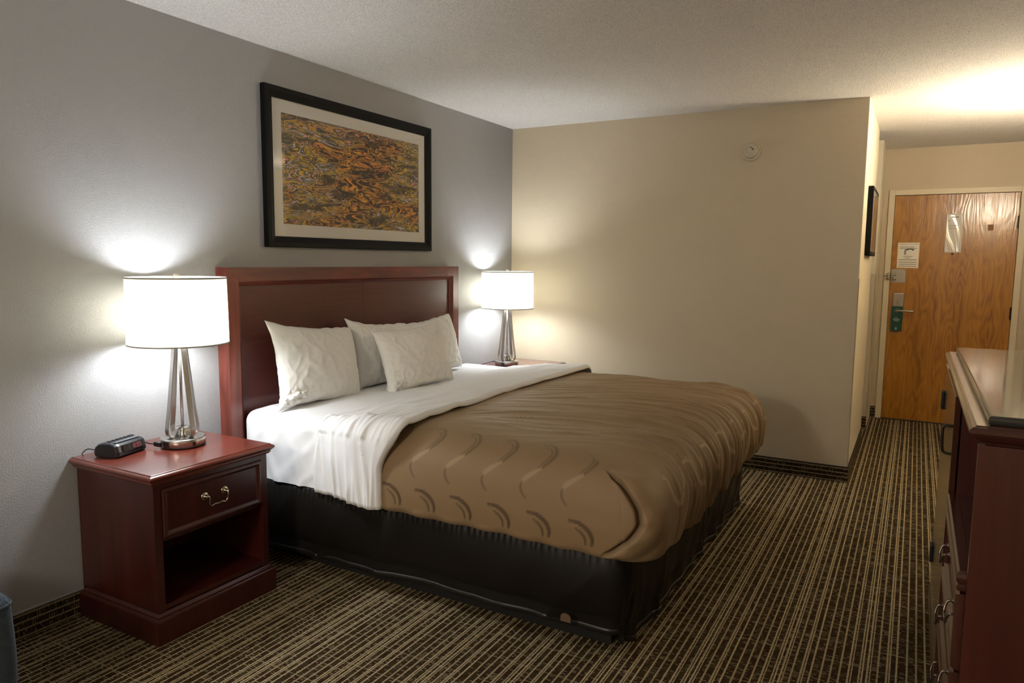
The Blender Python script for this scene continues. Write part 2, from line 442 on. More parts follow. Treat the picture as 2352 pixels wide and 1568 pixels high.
def navy_mat():
    m, nt, b = mat('navy_twill')
    tc = N(nt, 'ShaderNodeTexCoord'); wv = N(nt, 'ShaderNodeTexWave', wave_type='BANDS', bands_direction='DIAGONAL')
    wv.inputs['Scale'].default_value = 150; wv.inputs['Distortion'].default_value = 1.2
    nt.links.new(tc.outputs['Object'], wv.inputs['Vector'])
    r = ramp(nt, [(.3, (.012, .024, .045)), (.8, (.045, .075, .115))]); nt.links.new(wv.outputs['Color'], r.inputs[0])
    nt.links.new(r.outputs[0], b.inputs['Base Color']); b.inputs['Roughness'].default_value = .85; b.inputs['Sheen Weight'].default_value = .12
    bp = N(nt, 'ShaderNodeBump'); bp.inputs['Distance'].default_value = .001
    nt.links.new(wv.outputs['Fac'], bp.inputs['Height']); nt.links.new(bp.outputs['Normal'], b.inputs['Normal'])
    return m
M['navy'] = navy_mat()

# ------------------------------------------------------------------ the room
Y1 = 1.30   # far end of the hallway wall beyond the corner
Y2 = 1.80   # where the wall starts again before the entrance door
T = .12
struct('floor', B(-T, XR+T, YF-T, D+T, -.1, 0), M['carpet'])
struct('ceiling', B(-T, XR+T, YF-T, D+T, H, H+.1), M['ceiling_texture'])
struct('wall_left', B(-T, 0, YF, 0, 0, H), M['gray_paint'])
struct('wall_back', B(-T, W-.004, 0, T, 0, H), M['beige_paint'])
bm = B(W-T, W, .0005, Y1, 0, H); struct('wall_hall', bm, M['cream_paint'])
# recess (bath room side) behind the hallway wall, its far face, and the short wall up to the door
bm = B(W-.9, W+.012, Y2, D+T, 0, H); struct('wall_hall_end', bm, M['cream_paint'])
struct('wall_recess', B(W-1.0, W-.9, T, D+T, 0, H), M['cream_paint'])
struct('wall_recess_near', B(W-.9, W-T, T, T+.02, 0, H), M['cream_paint'])
struct('wall_right', B(XR, XR+T, YF, D+T, 0, H), M['cream_paint'])
struct('wall_front', B(-T, XR+T, YF-T, YF, 0, H), M['beige_paint'])
# entrance wall around the door opening
DX0, DX1, DZ = 2.6214, 3.5555, 2.03
bm = B(W, DX0-.012, D, D+T, 0, H); box(bm, DX1+.012, XR, D, D+T, 0, H); box(bm, DX0-.012, DX1+.012, D, D+T, DZ+.012, H)
struct('wall_door', bm, M['beige_paint'])

# cove base of the same striped carpet, with a thin cap
def cove(name, x0, x1, y0, y1, m):
    o = struct(name, B(x0, x1, y0, y1, 0, .100), m)
    if abs(x1-x0) > abs(y1-y0): c = B(x0, x1, y0-.001, y1, .100, .1045)
    else: c = B(x0, x1+(.001), y0, y1, .100, .1045)
    obj('cap', c, M['black_matte'] if name != 'baseboard_left' else M['cap_grey'], o)
    return o
M['cap_grey'] = simple('cap_grey', (.30, .31, .31), .5)
cove('baseboard_left', 0, .008, YF, -.0005, M['cove_y'])
cove('baseboard_back', .0085, W+.007, -.008, 0, M['cove_x'])
cove('baseboard_hall', W, W+.008, .0005, Y1, M['cove_y'])
cove('baseboard_hall_end', W-.9, W+.012, Y2-.008, Y2, M['cove_x'])
cove('baseboard_door', W+.0125, DX0-.052, D-.008, D, M['cove_x'])
# clear corner guards
M['guard'] = simple('corner_guard_vinyl', (.60, .53, .41), .3)
bm = B(W-.030, W+.002, -.0025, 0, .106, 1.325); box(bm, W, W+.0025, -.0025, .03, .106, 1.325)
struct('trim_1', bm, M['beige_paint'])
bm = B(W-.018, W+.0145, Y2-.003, Y2, .106, 1.335); box(bm, W+.012, W+.0148, Y2-.003, Y2+.03, .106, 1.335)
struct('trim_2', bm, M['guard'])

# door frame (hollow metal) and door leaf
def door():
    M['frame_cream'] = simple('door_frame_paint', (.68, .60, .44), .45)
    bm = bmesh.new(); c = .048
    box(bm, DX0-c, DX0, D-.018, D+T, 0, DZ+c, .003)
    box(bm, DX1, DX1+c, D-.018, D+T, 0, DZ+c, .003)
    box(bm, DX0, DX1, D-.018, D+T, DZ, DZ+c, .003)
    fr = struct('trim_3', bm, M['frame_cream'])
    yd = D+.004
    leaf = struct('door_1', B(DX0+.003, DX1-.003, yd, yd+.044, .006, DZ-.003, .001), M['oak'])
    # hinges on the right edge
    for z in (1.78, 1.01, .25):
        bm = bmesh.new(); lathe(bm, [(.007, z-.055), (.0075, z-.05), (.0075, z+.05), (.007, z+.055)], 14, (DX1-.001, yd-.008, 0))
        box(bm, DX1-.014, DX1, yd-.002, yd+.001, z-.05, z+.05)
        obj('hinge', bm, M['dark_metal'], leaf)
    # night latch guard plate with studs
    bm = B(2.630, 2.744, yd-.0025, yd, 1.252, 1.374, .001)
    pl = obj('latch_plate', bm, M['chrome'], leaf)
    for x, z in ((2.735, 1.365), (2.735, 1.261), (2.639, 1.261)):
        obj('screw', lathe(bmesh.new(), [(.003, 0), (.0025, .0012)], 12, (x, yd-.0025, z), 'Y'), M['dark_metal'], pl)
    kb = bmesh.new(); lathe(kb, [(.006, 0), (.006, .018), (.013, .022), (.014, .030), (.010, .038), (.003, .041)], 20, (2.657, yd-.002, 1.287), 'Y')
    lathe(kb, [(.006, 0), (.006, .015), (.010, .02), (.010, .03), (.004, .034)], 20, (2.657, yd-.002, 1.325), 'Y')
    obj('latch_stud', kb, M['chrome'], leaf, True)
    # swing bar pivoting on the frame
    sb = bmesh.new()
    box(sb, 2.592, 2.618, D-.034, D-.018, 1.282, 1.338, .002)
    lathe(sb, [(.008, 1.278), (.010, 1.29), (.010, 1.33), (.008, 1.342)], 16, (2.612, D-.040, 0))
    for z in (1.300, 1.320):
        tube(sb, smooth_path([(2.612, D-.040, z), (2.58, D-.05, z), (2.535, D-.05, z), (2.5335, D-.05, 1.31)], 4), .0032, 8)
    obj('swing_bar', sb, M['chrome'], fr, True)
    # key-card lock
    bm = B(2.654, 2.746, yd-.016, yd, .955, 1.162, .008, 3)
    lk = obj('lock_body', bm, M['nickel'], leaf)
    obj('thumb_turn', B(2.694, 2.706, yd-.034, yd-.016, 1.055, 1.092, .004), M['chrome'], lk)
    for x in (2.667, 2.733): obj('screw', lathe(bmesh.new(), [(.005, 0), (.004, .002)], 12, (x, yd-.016, 1.146), 'Y'), M['chrome'], lk)
    hb = bmesh.new(); lathe(hb, [(.016, 0), (.015, .004), (.011, .006), (.011, .03)], 20, (2.699, yd-.016, 1.000), 'Y')
    tube(hb, smooth_path([(2.699, yd-.046, 1.000), (2.712, yd-.056, 1.001), (2.76, yd-.060, 1.001), (2.815, yd-.058, 1.0), (2.826, yd-.050, 1.0)], 6), .0085, 12)
    obj('door_handle', hb, M['chrome'], leaf, True)
    # peephole and the bare square
    ph = lathe(bmesh.new(), [(.009, 0), (.009, .003), (.006, .005)], 18, (3.093, yd, 1.512), 'Y')
    obj('peephole', ph, M['dark_metal'], leaf)
    obj('patch', B(3.338, 3.380, yd-.0008, yd, 1.712, 1.762), simple('dull_patch', (.26, .12, .04), .6), leaf)
    # threshold
    struct('trim_4', B(DX0, DX1, D-.02, D+T, 0, .006), M['dark_metal'])
    return yd
YD = door()
# text stands in the plane facing -Y
def face_y(x, z, y): return Matrix.Translation((x, y, z)) @ Matrix.Rotation(PI/2, 4, 'X')
def notices():
    y = YD-.0012
    o = obj('evacuation_notice', B(2.668, 2.840, y, YD-.0002, 1.385, 1.612), M['paper'])
    tag(o, 'white printed emergency exit plan notice on the oak door above the latch plate', 'notice')
    obj('border', loft_rect(bmesh.new(), 2.674, 2.834, 1.391, 1.606, [(.0, 0), (.006, 0), (.006, .0006), (0, .0006)], False, True,
        Matrix.Translation((0, y, 0)) @ Matrix(((1, 0, 0, 0), (0, 0, -1, 0), (0, 1, 0, 0), (0, 0, 0, 1)))), simple('yellowed_edge', (.80, .68, .47), .4), o)
    text_mesh('heading', '* EMERGENCY EXIT PLAN *', .0125, M['ink'], o, face_y(2.754, 1.592, y-.0003))
    bm = bmesh.new()
    for i, (a, b_) in enumerate(((2.684, 2.80), (2.684, 2.822))): box(bm, a, b_, y-.0006, y, 1.570-i*.013, 1.576-i*.013)
    for zz in (1.455, 1.434, 1.416, 1.398): box(bm, 2.682, 2.824, y-.0006, y, zz, zz+.007)
    box(bm, 2.728, 2.775, y-.0006, y, 1.472, 1.477); box(bm, 2.715, 2.79, y-.0006, y, 1.487, 1.492)
    obj('printed_lines', bm, M['grey_ink'], o)
    bm = B(2.722, 2.737, y-.0006, y, 1.503, 1.552); obj('floor_plan', bm, M['grey_ink'], o)
    bm = B(2.736, 2.752, y-.0006, y, 1.543, 1.556); box(bm, 2.752, 2.782, y-.0006, y, 1.549, 1.557); box(bm, 2.782, 2.798, y-.0006, y, 1.542, 1.555)
    obj('floor_plan', bm, M['ink'], o)
    # laminated notice
    M['laminate'] = simple('laminated_paper', (.60, .57, .50), .2, coat=1)
    def lam(i, j):
        u, v = i/24, j/40
        x = 3.031+.124*u+.002*math.sin(v*9); z = 1.525+.333*v
        d = .0015+.004*crease(u*1.6+.4*v*2, v*1.1, 5.1)
        return Vector((x, YD-.0012-d, z))
    me = grid_mesh(25, 41, lam); o = link('laminated_notice', me, M['laminate'], None, True)
    o.modifiers.new('thickness', 'SOLIDIFY').thickness = .0008
    tag(o, 'tall wrinkled laminated notice on the oak door beside the lamp glare', 'notice')
    for a_, b_ in ((3.068, 3.090), (3.097, 3.120)): obj('printed_line', B(a_, b_, YD-.0086, YD-.008, 1.827, 1.834), M['ink'], o)
    for r_ in ((3.045, 3.06, 1.80, 1.806), (3.05, 3.12, 1.755, 1.760), (3.05, 3.11, 1.73, 1.735)):
        obj('printed_line', B(r_[0], r_[1], YD-.0086, YD-.008, r_[2], r_[3]), M['grey_ink'], o)
    obj('border', loft_rect(bmesh.new(), 3.036, 3.150, 1.530, 1.853, [(.0, 0), (.005, 0), (.005, .0008), (0, .0008)], False, True,
        Matrix.Translation((0, YD-.0075, 0)) @ Matrix(((1, 0, 0, 0), (0, 0, -1, 0), (0, 1, 0, 0), (0, 0, 0, 1)))), M['mat_board'], o)
    # door hanger round the lever
    bm = bmesh.new(); y = YD-.022
    ang = Matrix.Translation((2.6985, y, 1.0)) @ Matrix.Rotation(R(0), 4, 'Y')
    # card with a round hole for the lever spindle
    outer = [(-.046, -.186), (.046, -.186), (.046, .040), (-.046, .040)]
    n = 32; hole = [(.0185*math.cos(2*PI*k/n), .0185*math.sin(2*PI*k/n)) for k in range(n)]
    def sq(k):
        a = 2*PI*k/n; c, s = math.cos(a), math.sin(a); t = min(.046/abs(c) if abs(c) > 1e-6 else 9, .040/abs(s) if abs(s) > 1e-6 else 9)
        return (c*t, s*t)
    hv = [bm.verts.new((x, 0, z)) for x, z in hole]; sv = [bm.verts.new((sq(k)[0], 0, sq(k)[1])) for k in range(n)]
    for k in range(n): bm.faces.new((hv[k], hv[(k+1) % n], sv[(k+1) % n], sv[k]))
    a, b_, c, d_ = [bm.verts.new((x, 0, z)) for x, z in ((-.046, -.186), (.046, -.186), (.046, -.040), (-.046, -.040))]
    bm.faces.new((a, b_, c, d_))
    bmesh.ops.transform(bm, matrix=ang, verts=bm.verts)
    o = obj('door_hanger', bm, M['green_card']); o.modifiers.new('thickness', 'SOLIDIFY').thickness = .0007
    tag(o, 'dark green door hanger card with white lettering hanging on the door lever', 'door hanger')
    text_mesh('lettering', "It's\nQuality\nTime", .0185, M['white_print'], o, face_y(2.696, .930, y-.0012), spacing=.72)
    bm = lathe(bmesh.new(), [(.0045, 0), (.0075, 0), (.0075, .0008), (.0045, .0008)], 24, (2.6965, y-.0005, .842), 'Y', False)
    box(bm, 2.687, 2.706, y-.0012, y-.0004, .829, .832)
    obj('emblem', bm, M['white_print'], o)
notices()

# smoke detector on the back wall
def smoke():
    t = thing('smoke_detector', 'round cream smoke detector high on the beige back wall', 'smoke detector', (1.822, 0, 2.156))
    obj('base_plate', lathe(bmesh.new(), [(.064, 0), (.064, .010), (.060, .013), (.050, .014)], 48, (0, 0, 0), 'Y'), M['white_plastic'], t, False)
    c = obj('cover', lathe(bmesh.new(), [(.050, .0141), (.051, .018), (.048, .032), (.042, .037), (.030, .039), (.028, .037), (.004, .037)], 48, (0, 0, 0), 'Y'), M['white_plastic'], t, True)
    obj('sounder_hole', lathe(bmesh.new(), [(.0035, 0), (.0035, .0008)], 14, (.004, -.0372, .018), 'Y'), M['black_matte'], c)
    obj('test_button', B(.011, .018, -.0395, -.037, .002, .014, .001), M['dark_metal'], c)
smoke()

# ------------------------------------------------------------------ hallway lamp just outside the frame (opal bowl on the right wall)
def hall_lamp():
    t = thing('wall_sconce', 'bowl shaped opal wall sconce on the right wall of the entry', 'wall lamp', (XR, .20, 1.93))
    obj('back_plate', B(-.02, 0, -.05, .05, -.10, .04, .004), M['nickel'], t)
    M['opal'] = simple('opal_glass', (.8, .72, .58), .4)
    M['opal'].node_tree.nodes['Principled BSDF'].inputs['Transmission Weight'].default_value = .0
    nt = M['opal'].node_tree; out = nt.nodes['Material Output']
    tr = N(nt, 'ShaderNodeBsdfTranslucent'); tr.inputs[0].default_value = (.9, .84, .70, 1)
    mx = N(nt, 'ShaderNodeMixShader'); mx.inputs[0].default_value = .6
    nt.links.new(nt.nodes['Principled BSDF'].outputs[0], mx.inputs[1]); nt.links.new(tr.outputs[0], mx.inputs[2]); nt.links.new(mx.outputs[0], out.inputs[0])
    prof = [(.004, -.10), (.05, -.096), (.10, -.07), (.135, -.02), (.15, .05), (.147, .05), (.132, -.018), (.098, -.067), (.05, -.092), (.004, -.095)]
    obj('bowl', lathe(bmesh.new(), prof, 48, (-.17, 0, 0), 'Z', False), M['opal'], t, True)
    obj('arm', tube(bmesh.new(), [(-.02, 0, -.04), (-.08, 0, -.07), (-.17, 0, -.105)], .008), M['nickel'], t, True)
hall_lamp()

# ------------------------------------------------------------------ pictures
TOX = Matrix(((0, 0, 1, 0), (1, 0, 0, 0), (0, 1, 0, 0), (0, 0, 0, 1)))   # local x->Y, y->Z, z->X
def picture(name, label, x, y0, y1, z0, z1, fw, matw, depth, rec, art):
    t = thing(name, label, 'framed picture', (x, (y0+y1)/2, z0))
    hy, hz = (y1-y0)/2, (z1-z0)
    bm = bmesh.new()
    prof = [(0, .0), (0, depth), (-.004, depth+.003), (-fw*.45, depth+.003), (-fw+.006, depth-rec*.5), (-fw, depth-rec*.625), (-fw, 0)]
    loft_rect(bm, -hy, hy, 0, hz, prof, False, True, TOX)
    obj('frame', bm, M['frame_black'], t)
    d = depth-rec
    bm = bmesh.new(); a = matw
    # mat board with an opening
    loft_rect(bm, -hy, hy, 0, hz, [(-fw, d-.003), (-fw, d), (-a, d), (-a, d-.003)], False, True, TOX)
    obj('mat_board', bm, M['mat_board'], t)
    bm = bmesh.new(); loft_rect(bm, -hy+a-.004, hy-a+.004, a-.004, hz-a+.004, [(0, d-.006), (0, d-.0035)], True, False, TOX)
    obj('print', bm, art, t)
    bm = bmesh.new(); loft_rect(bm, -hy+fw, hy-fw, fw, hz-fw, [(0, d+.002), (0, d+.0035)], True, False, TOX)
    obj('glass_pane', bm, M['glass'], t)
    return t
picture('framed_picture', 'large black framed photograph of rippling autumn coloured water above the headboard', .003, -2.515, -1.135, 1.475, 2.262, .055, .118, .028, .016, M['art_print'])
picture('framed_picture', 'narrow black framed picture with pale mat on the hallway wall by the corner', W+.003, .36, .98, 1.475, 1.935, .03, .10, .030, -.001, M['pale_print'])

# ------------------------------------------------------------------ headboard
def headboard():
    y0, y1, z1, th = -2.806, -.880, 1.375, .074
    t = thing('headboard', 'wide cherry wood headboard with mitred frame on the gray wall', 'headboard', (0.001, (y0+y1)/2, 0))
    t_y = (y0+y1)/2; a, b_ = y0-t_y, y1-t_y; fw = .088
    def bar(pts, name, m):
        # mitred flat bar: pts = outer a, outer b, inner b, inner a in (y, z)
        bm = bmesh.new()
        prof = [(0, th-.004), (.004, th), (.74, th), (.80, th-.008), (.86, th-.004), (.93, th-.012), (1, th-.022)]
        rows = []
        oa, ob, ib, ia = [Vector(p) for p in pts]
        for s, x in [(0, .0)]+[(p, x) for p, x in prof]+[(1, .0)]:
            pa = oa.lerp(ia, s); pb = ob.lerp(ib, s)
            rows.append([bm.verts.new((x, pa.x, pa.y)), bm.verts.new((x, pb.x, pb.y))])
        for r0, r1 in zip(rows, rows[1:]+rows[:1]): bm.faces.new((r0[0], r0[1], r1[1], r1[0]))
        bm.faces.new([r[0] for r in rows]); bm.faces.new([r[1] for r in rows])
        return obj(name, bm, m, t)
    bar([(a, 0), (a, z1), (a+fw, z1-fw), (a+fw, 0)], 'stile', M['cherry_frame_v'])
    bar([(b_, 0), (b_, z1), (b_-fw, z1-fw), (b_-fw, 0)], 'stile', M['cherry_frame_v'])
    bar([(a, z1), (b_, z1), (b_-fw, z1-fw), (a+fw, z1-fw)], 'top_rail', M['cherry_frame_y'])
    bm = B(.002, th-.024, a+fw-.004, -.0006, .02, z1-fw+.004); box(bm, .002, th-.024, .0006, b_-fw+.004, .02, z1-fw+.004)
    obj('panel', bm, M['cherry_panel'], t)
    return th
headboard()

# ------------------------------------------------------------------ bedside tables
NZ = .642
def nightstand():
    y0, y1, x1 = -.2825, .2825, .497     # local, origin at wall / centre / floor
    t = thing('nightstand', '', 'nightstand', (.003, -3.2275, 0))
    m, my = M['cherry_shaded'], M['cherry_lit']
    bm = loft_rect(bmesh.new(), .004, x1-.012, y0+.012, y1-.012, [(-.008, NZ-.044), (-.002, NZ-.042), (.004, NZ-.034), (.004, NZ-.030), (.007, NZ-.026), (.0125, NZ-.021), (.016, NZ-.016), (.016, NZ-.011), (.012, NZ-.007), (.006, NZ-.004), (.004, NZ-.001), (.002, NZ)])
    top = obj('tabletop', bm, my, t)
    bx = x1-.022; s0, s1 = y0+.022, y1-.022
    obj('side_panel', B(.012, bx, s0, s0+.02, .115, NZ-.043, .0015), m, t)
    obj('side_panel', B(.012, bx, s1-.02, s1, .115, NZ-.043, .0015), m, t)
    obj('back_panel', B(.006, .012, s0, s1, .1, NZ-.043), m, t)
    # face frame
    bm = bmesh.new()
    box(bm, bx-.018, bx+.002, s0-.001, s0+.030, .115, NZ-.044, .001); box(bm, bx-.018, bx+.002, s1-.030, s1+.001, .115, NZ-.044, .001)
    box(bm, bx-.018, bx+.0015, s0+.030, s1-.030, NZ-.062, NZ-.044)
    obj('face_frame', bm, m, t)
    obj('shelf_board', B(.012, bx-.018, s0+.02, s1-.02, .372, .388), m, t)
    obj('bottom_board', B(.012, bx-.002, s0+.02, s1-.02, .118, .136), m, t)
    # drawer with picture-frame moulding
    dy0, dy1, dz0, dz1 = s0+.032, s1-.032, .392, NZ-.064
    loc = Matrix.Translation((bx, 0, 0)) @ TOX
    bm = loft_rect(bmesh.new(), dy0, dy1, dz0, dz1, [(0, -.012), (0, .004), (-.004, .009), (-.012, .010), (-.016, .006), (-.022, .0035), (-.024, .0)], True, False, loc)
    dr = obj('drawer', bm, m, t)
    # bail pull
    cz = .500; hw = .046
    for s in (-1, 1):
        obj('rosette', lathe(bmesh.new(), [(.0165, 0), (.0165, .002), (.013, .004), (.010, .0045), (.006, .010), (.006, .017), (.0035, .020)], 28, (bx+.0005, s*hw, cz), 'X'), M['brass'], dr, True)
    pts = [(bx+.014, -hw, cz-.002), (bx+.021, -hw+.001, cz+.004), (bx+.026, -hw+.004, cz-.008), (bx+.024, -hw+.004, cz-.026), (bx+.023, -hw+.014, cz-.038), (bx+.023, -.016, cz-.034), (bx+.023, 0, cz-.036),
           (bx+.023, .016, cz-.034), (bx+.023, hw-.014, cz-.038), (bx+.024, hw-.004, cz-.026), (bx+.026, hw-.004, cz-.008), (bx+.021, hw-.001, cz+.004), (bx+.014, hw, cz-.002)]
    sp_ = smooth_path(pts, 6); n = len(sp_)
    rad = [.0026+.0013*abs(math.sin(PI*6*i/(n-1))) for i in range(n)]
    obj('drawer_pull', tube(bmesh.new(), sp_, rad, 10), M['brass'], dr, True)
    # plinth
    bm = loft_rect(bmesh.new(), .004, x1, y0+.004, y1-.004, [(0, 0), (0, .088), (-.003, .094), (-.008, .097), (-.010, .104), (-.016, .110), (-.020, .113)])
    obj('plinth', bm, m, t)
    return t
ns = nightstand()
tag(ns, 'cherry nightstand with alarm clock, drawer and open cubby, left of the bed', 'nightstand', 'cherry nightstands beside the bed')
ns2 = copy_tree(ns); ns2.location = (.003, -.306, 0)
tag(ns2, 'cherry nightstand in the far corner, mostly hidden behind the bed', 'nightstand', 'cherry nightstands beside the bed')

# ------------------------------------------------------------------ table lamps
def lamp():
    t = thing('table_lamp', '', 'table lamp', (.208, -3.16, NZ+.0005))
    t.rotation_euler.z = R(0)
    bm = lathe(bmesh.new(), [(.080, 0), (.080, .003), (.087, .004), (.0875, .034), (.086, .0365), (.083, .038), (.02, .038)], 64)
    base = obj('base', bm, M['nickel'], t, False)
    for p in base.data.polygons: p.use_smooth = abs(p.normal.z) < .3
    # outlets: one each side facing into the room
    for az, wd, hh, nm in ((-82, .026, .024, 'outlet'), (-8, .013, .015, 'usb_port')):
        bm = B(-.004, .0015, -wd/2, wd/2, -hh/2, hh/2, .001)
        bmesh.ops.transform(bm, matrix=Matrix.Rotation(R(az), 4, 'Z') @ Matrix.Translation((.0868, 0, .019)), verts=bm.verts)
        obj(nm, bm, M['black_plastic'], base)
    obj('hub', lathe(bmesh.new(), [(.019, .038), (.013, .048), (.010, .062), (.008, .076), (.005, .08)], 32), M['nickel'], t, True)
    obj('rod', lathe(bmesh.new(), [(.006, .076), (.006, .47)], 16), M['nickel'], t, True)
    for az in (-93, -3, 87, 177):
        pr = [(.020, .47), (.026, .425), (.040, .30), (.056, .17), (.067, .10), (.070, .074), (.066, .052), (.056, .0415), (.044, .044), (.034, .060), (.026, .076), (.012, .080)]
        pts = smooth_path([(r, 0, z) for r, z in pr], 6)
        bm = strap(bmesh.new(), pts, 0.0215, .0036, (0, 1, 0))
        bmesh.ops.transform(bm, matrix=Matrix.Rotation(R(az), 4, 'Z'), verts=bm.verts)
        obj('leg', bm, M['nickel'], t)
    z0, z1, rb, rt = .428, .694, .193, .190
    th = .0012
    sh = obj('lamp_shade', lathe(bmesh.new(), [(rb, z0), (rt, z1), (rt-th, z1), (rb-th, z0), (rb, z0)], 96, (0, 0, 0), 'Z', False), M['shade'], t, True)
    M['shade_trim'] = simple('shade_trim', (.30, .30, .26), .7)
    for z, r in ((z0, rb), (z1, rt)):
        obj('trim_ring', lathe(bmesh.new(), [(r+.0007, z-.003), (r+.0007, z+.003), (r-.002, z+.003), (r-.002, z-.003), (r+.0007, z-.003)], 96, (0, 0, 0), 'Z', False), M['shade_trim'], sh)
    bm = bmesh.new()
    for k in range(3):
        a = 2*PI*k/3+.5
        tube(bm, [(0, 0, z1-.012), ((rt-.001)*math.cos(a), (rt-.001)*math.sin(a), z1-.002)], .0018, 6)
    obj('spider', bm, M['nickel'], sh)
    bm = bmesh.new(); hp = smooth_path([(.012, 0, .48), (.045, 0, .53), (.048, 0, .60), (.02, 0, .675), (0, 0, .682)], 5)
    tube(bm, hp, .0016, 6); tube(bm, [(-p.x, 0, p.z) for p in hp], .0016, 6)
    obj('harp', bm, M['nickel'], t)
    obj('finial', lathe(bmesh.new(), [(.006, z1-.012), (.009, z1-.005), (.011, z1+.003), (.010, z1+.016), (.004, z1+.019)], 20), M['white_plastic'], t, True)
    obj('socket', lathe(bmesh.new(), [(.012, .455), (.016, .462), (.016, .478), (.012, .480)], 20), M['nickel'], t, True)
    # cord
    pts = smooth_path([(-.085, .01, .012), (-.11, .03, .010), (-.14, .06, .004), (-.17, .10, .003), (-.190, .15, .003)], 6)
    l = point_light('bulb', (0, 0, .515), BEDSIDE_W, (.90, .955, 1), .085, t)
    return t
lp = lamp()
tag(lp, 'brushed nickel table lamp with white drum shade on the near nightstand', 'table lamp', 'lit bedside lamps')
lp2 = copy_tree(lp); lp2.location = (.208, -.430, NZ+.0005); lp2.rotation_euler.z = R(2)
tag(lp2, 'brushed nickel table lamp with white drum shade in the far corner', 'table lamp', 'lit bedside lamps')
# the far lamp's own cord
o = obj('power_cord', tube(bmesh.new(), smooth_path([(.1195, -.430, NZ+.020), (.10, -.455, NZ+.026), (.065, -.50, NZ+.016), (.045, -.535, NZ+.004), (.03, -.55, NZ+.004)], 6), .0032, 8), M['black_plastic'], None, True)
tag(o, 'short black power cord behind the base of the far corner lamp', 'cord')

# ------------------------------------------------------------------ alarm clock
def clock():
    t = thing('alarm_clock', 'black digital clock radio on the near nightstand', 'alarm clock', (.108, -3.368, NZ+.0006))
    t.rotation_euler.z = R(14)
    L = .156
    # cross section in (x depth, z): soft wedge, front facing +X
    sec = [(-.060, .006), (-.062, .018), (-.056, .036), (-.040, .050), (-.012, .057), (.020, .057), (.040, .053), (.050, .046), (.058, .022), (.060, .008), (.054, .002), (-.054, .002)]
    bm = bmesh.new(); rings = []
    ys = [(-L/2, .80), (-L/2+.004, .91), (-L/2+.012, .98), (-L/2+.022, 1), (L/2-.022, 1), (L/2-.012, .98), (L/2-.004, .91), (L/2, .80)]
    for y, s in ys: rings.append([bm.verts.new((x*s, y, .028+(z-.028)*s if z > .01 else z)) for x, z in sec])
    n = len(sec)
    for a, b_ in zip(rings, rings[1:]):
        for k in range(n): bm.faces.new((a[k], a[(k+1) % n], b_[(k+1) % n], b_[k]))
    bm.faces.new(rings[0]); bm.faces.new(rings[-1])
    bd = obj('body', bm, M['black_plastic'], t, False)
    # front display window, tilted with the face
    tilt = Matrix.Translation((.0555, 0, .033)) @ Matrix.Rotation(R(-18), 4, 'Y')
    def plate(name, y0, y1, z0, z1, x, m, par=bd, bev=0):
        b2 = B(-.001, x, y0, y1, z0, z1, bev); bmesh.ops.transform(b2, matrix=tilt, verts=b2.verts); return obj(name, b2, m, par)
    M['display'] = simple('display_window', (.010, .008, .010), .08, coat=1)
    dp = plate('display', -.048, .052, -.013, .012, .0022, M['display'])
    M['digits'] = simple('clock_digits', (.25, .05, .06), .5, emit=((.9, .15, .2), .12))
    segs = {'1': 'bc', '0': 'abcdef', '5': 'afgcd', '2': 'abged'}
    def digit(ch, y):
        b2 = bmesh.new(); w_, h_ = .0085, .0075
        for s in segs[ch]:
            r_ = {'a': (0, w_, 2*h_, 2*h_+.0015), 'g': (0, w_, h_, h_+.0015), 'd': (0, w_, 0, .0015), 'f': (0, .0015, h_, 2*h_), 'e': (0, .0015, 0, h_), 'b': (w_-.0015, w_, h_, 2*h_), 'c': (w_-.0015, w_, 0, h_)}[s]
            box(b2, .0021, .0027, y+r_[0], y+r_[1], -.009+r_[2], -.009+r_[3])
        bmesh.ops.transform(b2, matrix=tilt, verts=b2.verts)
        obj('digit', b2, M['digits'], dp)
    for ch, y in zip('1005', (-.005, .008, .023, .036)): digit(ch, y)
    for k in range(6): obj('button', B(-.010, .004, -.056+k*.020, -.056+k*.020+(.009 if k != 5 else .022), .0565, .0595, .001), M['black_matte'], bd)
    obj('band', B(.018, .036, -L/2+.018, L/2-.018, .0560, .0577, .0008), simple('clock_band', (.10, .11, .12), .3), bd)
    for y in (-.06, .06):
        for x in (-.04, .04): obj('foot', lathe(bmesh.new(), [(.005, 0), (.005, .003)], 12, (x, y, -.0004)), M['black_matte'], t)
    return t
clock()
z = NZ
o = obj('power_cord', tube(bmesh.new(), smooth_path([(.045, -3.305, z+.036), (.05, -3.275, z+.034), (.085, -3.255, z+.018), (.125, -3.25, z+.014), (.170, -3.248, z+.019)], 6), .0026, 8), M['black_plastic'], None, True)
tag(o, 'thin black power cord of the clock plugged into the near lamp base', 'cord')
obj('plug', B(.158, .196, -3.262, -3.2475, z+.010, z+.029, .003), M['black_plastic'], o)
o = obj('wire_antenna', tube(bmesh.new(), smooth_path([(.052, -3.436, z+.020), (.036, -3.458, z+.026), (.030, -3.475, z+.012), (.040, -3.478, z+.0035)], 6), .0022, 8), M['black_plastic'], None, True)
tag(o, 'short black wire looping behind the clock radio', 'wire')

